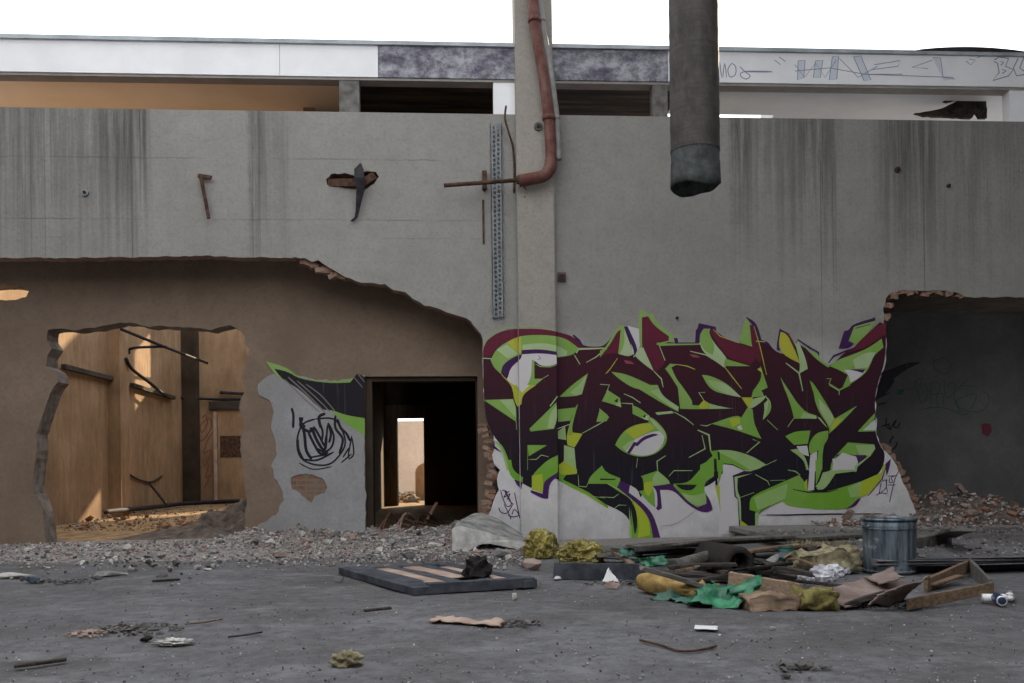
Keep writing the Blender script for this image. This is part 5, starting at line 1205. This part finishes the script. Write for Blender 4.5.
bmesh.ops.subdivide_edges(bm, edges=bm.edges[:], cuts=2, use_grid_fill=True)
for v in bm.verts: v.co += Vector((noise.noise(v.co * 14), noise.noise(v.co * 14 + Vector((3, 0, 0))), noise.noise(v.co * 14 + Vector((0, 3, 0))))) * .012
tag(obj('concrete_slab', bm, [M['slab_break'], M['con1']]), 'big broken concrete slab tilted against the wall right of the doorway', 'concrete slab')
def hull(n, sx, sy, sz, seed):
    r = random.Random(seed); bm = bmesh.new()
    for _ in range(n):
        v = Vector((r.gauss(0, 1), r.gauss(0, 1), r.gauss(0, 1))).normalized() * r.uniform(.7, 1)
        bm.verts.new((v.x * sx, v.y * sy, v.z * sz))
    res = bmesh.ops.convex_hull(bm, input=bm.verts[:]); bmesh.ops.delete(bm, geom=[e for e in res['geom_interior'] if isinstance(e, bmesh.types.BMVert)], context='VERTS')
    return bm
def brickbm(seed):
    r = random.Random(seed); bm = bmesh.new(); L = r.uniform(.5, 1.2)
    add_box(bm, (-L, -.55, -.32), (L, .55, .32)); bmesh.ops.subdivide_edges(bm, edges=bm.edges[:], cuts=3, use_grid_fill=True)
    for v in bm.verts:
        e = v.co.x > L * .6; v.co += Vector((r.gauss(0, .15 if e else .025), r.gauss(0, .03), r.gauss(0, .03)))
    return bm
def pool(kind, m, n, s0):
    out = []
    for i in range(n):
        bm = brickbm(s0 + i) if kind == 'brick' else hull(random.randint(10, 18), 1, random.uniform(.6, .95), random.uniform(.4, .75), s0 + i)
        bmesh.ops.recalc_face_normals(bm, faces=bm.faces)
        me = bpy.data.meshes.new('broken_piece'); bm.to_mesh(me); bm.free(); me.materials.append(M[m]); out.append(me)
    return out
PL = {'con1': pool('c', 'con1', 9, 100), 'con2': pool('c', 'con2', 7, 200), 'con3': pool('c', 'con3', 6, 300), 'brk1': pool('brick', 'brk1', 7, 400), 'brk2': pool('brick', 'brk2', 6, 500)}
def drop(name, key, p, s, label, cat, group, flat=.3):
    o = bpy.data.objects.new(name, random.choice(PL[key])); COL.objects.link(o)
    ro = Matrix.Rotation(random.uniform(0, 6.28), 4, 'Z') @ Matrix.Rotation(random.gauss(0, flat), 4, 'X') @ Matrix.Rotation(random.gauss(0, flat), 4, 'Y')
    mt = ro @ Matrix.Diagonal((s, s, s, 1)); lo = min((mt @ v.co).z for v in o.data.vertices)
    o.matrix_world = Matrix.Translation((p[0], p[1], p[2] - lo - s * .12)) @ mt
    return tag(o, label, cat, group)
# bank of plaster dust and rubble against the left wall
bx0, bx1 = P(-60, 530, RD).x, P(492, 530, 0).x
def bh(x, y):
    if x > bx1 + .3 or y < -1.9: return 0.0
    t_ = min(1, max(0, (y + 1.8) / 2.2)); s_ = min(1, max(.1, (x + 3.5) / .7)) * min(1, max(0, (bx1 + .3 - x) / .4))
    return max(0, .14 * t_ * s_ * (.75 + .9 * noise.fractal(Vector((x * 2.2, y * 2.2, 0)), .8, 2, 4)))
bm = bmesh.new(); n1, n2 = 170, 50; g_ = []
for j in range(n2 + 1):
    r_ = []
    for i in range(n1 + 1):
        x = bx0 + (bx1 + .3 - bx0) * i / n1; y = -1.9 + (RD - .01 + 1.9) * j / n2
        r_.append(bm.verts.new((x, y, bh(x, y) + .018 * noise.fractal(Vector((x * 12, y * 12, 3)), .8, 2, 3) - .006 - (.02 if j < 2 else 0))))
    g_.append(r_)
for j in range(n2):
    for i in range(n1): bm.faces.new((g_[j][i], g_[j][i + 1], g_[j + 1][i + 1], g_[j + 1][i])).smooth = True
tag(obj('rubble_bank', bm, M['dust']), 'bank of pale plaster dust and rubble along the foot of the left wall', 'rubble', kind='stuff')
# strip of rubble along the foot of the left wall
LBL = {'con1': ('concrete_chunk', 'grey concrete chunk in the rubble strip along the foot of the left wall', 'concrete chunk', 'grey concrete chunks by the left wall'),
       'con2': ('plaster_chunk', 'pale plaster chunk in the rubble strip along the foot of the left wall', 'plaster chunk', 'pale plaster chunks by the left wall'),
       'con3': ('mortar_chunk', 'dark mortar chunk in the rubble strip along the foot of the left wall', 'mortar chunk', 'dark mortar chunks by the left wall'),
       'brk1': ('brick_fragment', 'pinkish brick fragment in the rubble strip along the foot of the left wall', 'brick fragment', 'brick fragments by the left wall')}
for i in range(250):
    px = random.choice((random.uniform(60, 520), random.uniform(240, 520))); py = random.triangular(531, 562, 543)
    if px < 250: py += random.uniform(2, 16)
    p = F(px, py); key = random.choices(('con1', 'con2', 'con3', 'brk1'), (5, 4, 1, 4))[0]
    if p.y > RD - .1: continue
    p.z = bh(p.x, p.y)
    drop(LBL[key][0], key, p, random.choice((.02, .03, .03, .04, .05, .07)) * random.uniform(.8, 1.3), *LBL[key][1:])
LB2 = {'con1': ('concrete_chunk', 'grey concrete chunk on the open floor at the far left', 'concrete chunk', 'grey concrete chunks at the far left'),
       'con2': ('plaster_chunk', 'pale plaster chunk on the open floor at the far left', 'plaster chunk', 'pale plaster chunks at the far left'),
       'con3': ('mortar_chunk', 'dark mortar chunk on the open floor at the far left', 'mortar chunk', 'dark mortar chunks at the far left')}
for i in range(75):
    px = random.uniform(0, 220); py = random.triangular(545, 590, 556); key = random.choices(('con1', 'con2', 'con3'), (4, 2, 3))[0]
    drop(LB2[key][0], key, F(px, py), random.choice((.02, .03, .045, .06)) * random.uniform(.8, 1.3), *LB2[key][1:], flat=.15)
# mound in the right recess
mx0, mx1 = F(905, 548).x, XHR + 1.2
def mh(x, y):
    a = F(922, 530); b = F(1018, 535)
    h = .2 * math.exp(-((x - a.x) / .45) ** 2 - ((y - .5) / .8) ** 2) + .3 * math.exp(-((x - b.x) / .75) ** 2 - ((y - .5) / 1.0) ** 2) + .05 * math.exp(-((y - .8) / .9) ** 2)
    return .1 + h * (.8 + .5 * noise.fractal(Vector((x * 3, y * 3, 0)), .9, 2, 4))
bm = bmesh.new(); n1, n2 = 60, 40; g_ = []
for j in range(n2 + 1):
    r_ = []
    for i in range(n1 + 1):
        x = mx0 - .5 + (mx1 - mx0 + .4) * i / n1; y = -1.0 + (RR + 1.0) * j / n2; e = min(1, min(i, n1 - i + 9, j * 1.2) / 8)
        r_.append(bm.verts.new((x, y, mh(x, y) * e + .05)))
    g_.append(r_)
for j in range(n2):
    for i in range(n1): bm.faces.new((g_[j][i], g_[j][i + 1], g_[j + 1][i + 1], g_[j + 1][i])).smooth = True
o = tag(obj('rubble_mound', bm, M['mound']), 'heap of brick dust and rubble in the right recess', 'rubble', kind='stuff')
LB3 = {'con1': ('concrete_chunk', 'grey concrete chunk on the rubble heap in the right recess', 'concrete chunk', 'grey concrete chunks in the right recess'),
       'con2': ('plaster_chunk', 'pale plaster chunk on the rubble heap in the right recess', 'plaster chunk', 'pale plaster chunks in the right recess'),
       'brk1': ('brick_fragment', 'pinkish brick fragment on the rubble heap in the right recess', 'brick fragment', 'pinkish bricks in the right recess'),
       'brk2': ('brick_fragment', 'orange brick fragment on the rubble heap in the right recess', 'brick fragment', 'orange bricks in the right recess')}
for i in range(190):
    x = random.uniform(mx0 - .2, mx1 - .15); y = random.uniform(-.9, 1.3)
    key = random.choices(('con1', 'con2', 'brk1', 'brk2'), (3, 2, 4, 4))[0]
    e = min(1, (y + 1.0) / ((RR + 1.0) / 40) * 1.2 / 8)
    drop(LB3[key][0], key, (x, y, mh(x, y) * e + .05), random.choice((.03, .04, .05, .06, .085)), *LB3[key][1:], flat=.5)
board('broken_lintel', F(902, 549, .135), F(943, 543, .135), .2, .11, 'con3', 'dark broken concrete block on the raised slab behind the bin', cat='concrete block', warp=0)
board('slate_board', F(944, 538, .2), F(964, 531, .36), .22, .03, 'wood_grey', 'grey board leaning on the rubble in the right recess')
# bits in the sunlit room
for i in range(45):
    px = random.uniform(70, 245); py = random.uniform(505, 530)
    drop('brick_fragment', 'brk2', F(px, py, -.01), random.choice((.03, .05, .07)), 'orange brick fragment on the sunlit floor of the left room', 'brick fragment', 'brick fragments in the left room')
bm = bmesh.new(); n1, n2 = 50, 24; g_ = []; pa_, pb_ = F(150, 531), F(262, 531)
for j in range(n2 + 1):
    r_ = []
    for i in range(n1 + 1):
        x = pa_.x + (pb_.x - pa_.x) * i / n1; y = RD + .5 + 2.4 * j / n2
        u = i / n1; h = .5 * max(0, u - .1) * math.sin(math.pi * min(1, j / n2 * 1.0)) * (1 + .8 * noise.fractal(Vector((x * 2.5, y * 2.5, 1)), .9, 2, 4))
        r_.append(bm.verts.new((x, y, max(-.02, h - .01))))
    g_.append(r_)
for j in range(n2):
    for i in range(n1): bm.faces.new((g_[j][i], g_[j][i + 1], g_[j + 1][i + 1], g_[j + 1][i])).smooth = True
tag(obj('earth_heap', bm, M['mound']), 'low heap of dark rubble inside the sunlit left room', 'rubble', kind='stuff')
# gravel, too fine to count
OCT = ((0, 2, 4), (2, 1, 4), (1, 3, 4), (3, 0, 4), (2, 0, 5), (1, 2, 5), (3, 1, 5), (0, 3, 5))
def gravel(name, zone, n, smin, smax, label, mats, wts=None):
    bm = bmesh.new()
    for _ in range(n):
        p = Vector(zone()); s = smin + (smax - smin) * random.random() ** 2; mi = random.choices(range(len(mats)), wts)[0] if wts else random.randrange(len(mats))
        q = Matrix.Rotation(random.uniform(0, 6.28), 3, Vector((random.gauss(0, 1), random.gauss(0, 1), random.gauss(0, 1) + .01)).normalized())
        vs_ = []
        for ax in ((1, 0, 0), (-1, 0, 0), (0, 1, 0), (0, -1, 0), (0, 0, 1), (0, 0, -1)):
            v = q @ (Vector(ax) * s * random.uniform(.5, 1.25)); v.z *= .75; vs_.append(bm.verts.new(p + v + Vector((0, 0, s * .35))))
        for t in OCT:
            f = bm.faces.new([vs_[i] for i in t]); f.material_index = mi
    return tag(obj(name, bm, mats), label, 'gravel', kind='stuff')
def z_left():
    for _ in range(50):
        px = random.uniform(-10, 525); py = random.triangular(526, 572, 540); p = F(px, py)
        if px < 245 and random.random() < .55 or py > 552 and random.random() < .5: continue
        if p.y < RD - .05: break
    return (p.x, min(p.y, RD - .06), bh(p.x, p.y))
gravel('gravel', z_left, 9500, .005, .027, 'fine gravel and plaster crumbs along the foot of the left wall', [M['con1'], M['con2'], M['brk1'], M['con3']], (5, 4, 4, 2))
def z_right():
    x = random.uniform(mx0 - .3, mx1 - .1); y = random.uniform(-.95, 1.5); e = min(1, (y + 1.0) / ((RR + 1.0) / 40) * 1.2 / 8); return (x, y, mh(x, y) * e + .05)
gravel('gravel', lambda: (random.uniform(pa.x, XHR), random.uniform(pa.y + .12, -.9), .135), 1800, .006, .03, 'gravel strewn over the raised slab at the right', [M['con1'], M['con3'], M['brk1']])
gravel('gravel', z_right, 4200, .01, .045, 'fine brick gravel covering the heap in the right recess', [M['brk1'], M['con1'], M['brk2'], M['con2']])
def z_floor():
    py = 550 + 150 * random.random() ** 1.3; return F(random.uniform(-20, 1044), py)
gravel('gravel', z_floor, 3600, .003, .011, 'scattered dark and pale grit over the open floor', [M['con1'], M['con3'], M['con2'], M['brk1']], (6, 4, 1.2, .8))
def z_room():
    return F(random.uniform(60, 250), random.uniform(504, 531), -.01)
gravel('gravel', z_room, 700, .015, .05, 'sunlit gravel on the floor of the left room', [M['earth'], M['con1'], M['brk2']])

# ------------------------------------------------------------------ single scraps on the open floor
def chunk(name, key, px, py, sz, label, cat, seed, yaw=0, z=0):
    bm = hull(16, sz[0], sz[1], sz[2], seed); c = F(px, py, z)
    lo = min(v.co.z for v in bm.verts)
    bmesh.ops.transform(bm, matrix=Matrix.Translation((c.x, c.y, c.z - lo - .004)) @ Matrix.Rotation(yaw, 4, 'Z'), verts=bm.verts)
    return tag(obj(name, bm, M[key]), label, cat)
chunk('pale_block', 'con2', 126, 551, (.09, .08, .06), 'whitish block catching the light at the far left', 'block', 1)
chunk('blue_block', 'bluechip', 33, 583, (.085, .06, .045), 'dark blue grey block on the floor at the far left', 'block', 2)
chunk('plaster_slab', 'con2', 10, 579, (.24, .1, .04), 'long pale plaster slab at the far left edge of the floor', 'plaster chunk', 3)
chunk('plaster_slab', 'con1', 108, 576, (.22, .06, .035), 'flat grey slab lying in the left rubble', 'plaster chunk', 4, .2)
chunk('plaster_slab', 'con2', 412, 552, (.12, .06, .035), 'flat pale slab lying below the dark doorway', 'plaster chunk', 5)
chunk('plaster_slab', 'con2', 436, 549, (.13, .08, .06), 'pale plaster lump left of the big broken slab', 'plaster chunk', 6)
chunk('stone_block', 'con1', 502, 558, (.12, .08, .07), 'grey stone lump in front of the big broken slab', 'block', 7)
chunk('brick_lump', 'brk1', 531, 570, (.125, .08, .08), 'pinkish brick lump in front of the pilaster', 'brick fragment', 8)
chunk('brick_lump', 'brk1', 524, 556, (.06, .05, .07), 'small red brick lump between broken slab and yellow bag', 'brick fragment', 9)
chunk('brick_lump', 'brk1', 613, 588, (.085, .05, .035), 'pinkish brick lump on the floor in front of the painted beam', 'brick fragment', 10)
chunk('brick_lump', 'brk2', 391, 536, (.11, .08, .06), 'reddish brick lump on the threshold of the dark doorway', 'brick fragment', 11)
chunk('stone_block', 'con2', 430, 535, (.3, .1, .055), 'long pale stone on the threshold of the dark doorway', 'block', 12)
chunk('stone_block', 'con1', 372, 536, (.10, .08, .05), 'grey lump at the left foot of the dark doorway', 'block', 13)
chunk('plaster_chip', 'con2', 515, 600, (.03, .02, .045), 'white plaster chip standing on the floor in front of the framed panel', 'plaster chunk', 14)
chunk('plaster_chip', 'con2', 557, 580, (.05, .03, .025), 'white plaster chip at the left end of the painted beam', 'plaster chunk', 15)
chunk('yellow_lump', 'wool', 392, 545, (.05, .04, .05), 'small yellow lump in the rubble below the doorway', 'debris', 16)
chunk('concrete_chunk', 'con1', 339, 582, (.05, .04, .035), 'lone grey chunk left of the framed panel', 'concrete chunk', 17)
chunk('burnt_chunk', 'soot', 146, 641, (.055, .03, .022), 'black burnt chunk on the left floor', 'debris', 18)
chunk('burnt_chunk', 'con3', 786, 677, (.04, .02, .012), 'dark flake at the bottom edge of the floor', 'debris', 19)
chunk('pale_pebble', 'con2', 772, 629, (.03, .02, .012), 'pale pebble on the right floor in front of the heap', 'pebble', 20)
lump(F(347, 666), (.075, .05, .05), 'foam_crumb', M['wool_old'], 'yellowish foam crumb alone on the front floor', 'foam', 4, .5, 3)
lump(F(175, 644), (.09, .05, .02), 'plaster_crumbs', M['con2'], 'flattened pale plaster lump near the black burnt chunk', 'plaster chunk', 6, .8, 4)
tag(obj('lath', plank(F(14, 668), F(66, 661), .035, .018, rag=.01), M['wood_dark']), 'dark stick lying alone at the front left of the floor', 'stick')
tag(obj('lath', plank(F(364, 612), F(391, 609), .03, .018), M['wood_dark']), 'small dark stick on the floor below the framed panel', 'stick')
tag(obj('lath', plank(F(152, 582), F(180, 580), .04, .018), M['wood_dark']), 'dark stick on the floor near the left rubble', 'stick')
tag(obj('twig', tube(smooth_path([F(640, 640, .01), F(660, 645, .01), F(680, 651, .01), F(700, 650, .012), F(716, 646, .01)], 4), .007, 6), M['rust']), 'bent rusty wire on the front floor', 'wire')
tag(obj('twig', tube(smooth_path([F(228, 637, .01), F(245, 635, .015), F(262, 632, .01)], 4), .006, 6), M['wood_dark']), 'thin twig on the left floor', 'twig')
tag(obj('twig', tube(smooth_path([F(185, 624, .01), F(205, 622, .02), F(222, 619, .01)], 4), .006, 6), M['wood_brown']), 'thin twig beside the dark clump on the left floor', 'twig')
sheet([F(430, 622, .006), F(500, 627, .006), F(505, 621, .03), F(436, 617, .006)], 16, 6, .03, .006, 'bark_strip', M['pinkboard'], 'torn pale strip of board on the floor below the framed panel', 'board', seed=2, fs=7)
sheet([F(694, 629, .006), F(718, 630, .006), F(718, 626, .008), F(696, 625, .008)], 8, 4, .012, .003, 'paper_scrap', M['paper'], 'small flat paper scrap on the front floor', 'paper', seed=8)
def clump(px, py, rx, ry, n, m, label, seed):
    r = random.Random(seed); bm = bmesh.new(); c = F(px, py)
    for _ in range(n):
        a = r.uniform(0, 6.28); d = r.random() ** .6; p = c + Vector((math.cos(a) * rx * d, math.sin(a) * ry * d, 0)); s = r.uniform(.012, .04) * (1.2 - d * .6)
        vs_ = [bm.verts.new(p + Vector((r.uniform(-1, 1) * s, r.uniform(-1, 1) * s, r.uniform(-.1, .8) * s))) for _ in range(7)]
        bmesh.ops.convex_hull(bm, input=vs_)
    return tag(obj('debris_clump', bm, M[m], recalc=False), label, 'debris', kind='stuff')
clump(518, 624, .16, .12, 70, 'con3', 'dark crumbly clump beside the torn pale strip of board', 1)
clump(135, 630, .32, .22, 140, 'con3', 'long dark crumbly clump on the left floor', 2)
clump(90, 634, .14, .12, 50, 'brk1', 'reddish crumbs left of the black burnt chunk', 3)
clump(60, 582, .35, .15, 80, 'con3', 'dark crumbs by the blue block at the far left', 4)
clump(800, 668, .16, .08, 40, 'con3', 'dark crumbs on the right front floor', 5)
clump(640, 583, .5, .2, 160, 'con3', 'black crumbs under the front of the rubbish heap', 6)
clump(880, 604, .3, .2, 120, 'soot', 'black crumbs under the cardboard', 7)
clump(760, 575, .55, .35, 200, 'con3', 'dark crumbs filling the middle of the heap', 8)
# wires and scraps inside the dark doorway
for i, (c, m_) in enumerate((('red', 'brk2'), ('pale', 'pinkboard'), ('dark', 'rust'))):
    for k in range(3):
        x = 385 + 14 * i + 4 * k; a = F(x, 524 - k, 0.02)
        pts_ = [a + Vector((0, RD - a.y + .6, 0)), a + Vector((.1, RD - a.y + .8, .12 + .08 * k)), a + Vector((.25 + .1 * i, RD - a.y + 1.0 + .2 * k, .05)), a + Vector((.4 + .15 * i, RD - a.y + 1.1, .25 * (i == 0)))]
        tag(obj('cable_end', tube(smooth_path(pts_, 4), .014, 6), M[m_]), '%s loose cable end on the floor just inside the dark doorway' % c, 'cable', '%s cables inside the doorway' % c)
a, b = F(431, 527), P(437, 503, 2.2)
tag(obj('lath', plank(P(424, 526, 1.7), P(437, 503, 2.0), .05, .02), M['brk2']), 'reddish stick leaning inside the dark doorway', 'stick')
# arched cabinet silhouette behind the far doorway
c0, c1 = P(415.5, 497, 14), P(426, 462, 14)
bm = bmesh.new(); w = (c1.x - c0.x) + .5; ol = [(0, 0), (w, 0), (w, c1.z - .3)] + [(w / 2 + w / 2 * math.cos(a * .3142), c1.z - .3 + .3 * math.sin(a * .3142)) for a in range(1, 10)] + [(0, c1.z - .3)]
f0 = [bm.verts.new((c0.x + x, 14, z)) for x, z in ol]; f1 = [bm.verts.new((c0.x + x, 14.4, z)) for x, z in ol]
bm.faces.new(f0); bm.faces.new(f1[::-1])
for i in range(len(ol)): bm.faces.new((f0[i], f0[(i + 1) % len(ol)], f1[(i + 1) % len(ol)], f1[i]))
tag(obj('round_topped_post', bm, M['ochre']), 'ochre round topped post seen through the far doorway', 'post')
gravel('gravel', lambda: (random.uniform(-2.6, .4), random.uniform(12, 18), -.01), 300, .05, .2, 'rubble in the sunlit yard beyond the far doorway', [M['con1'], M['earth']])
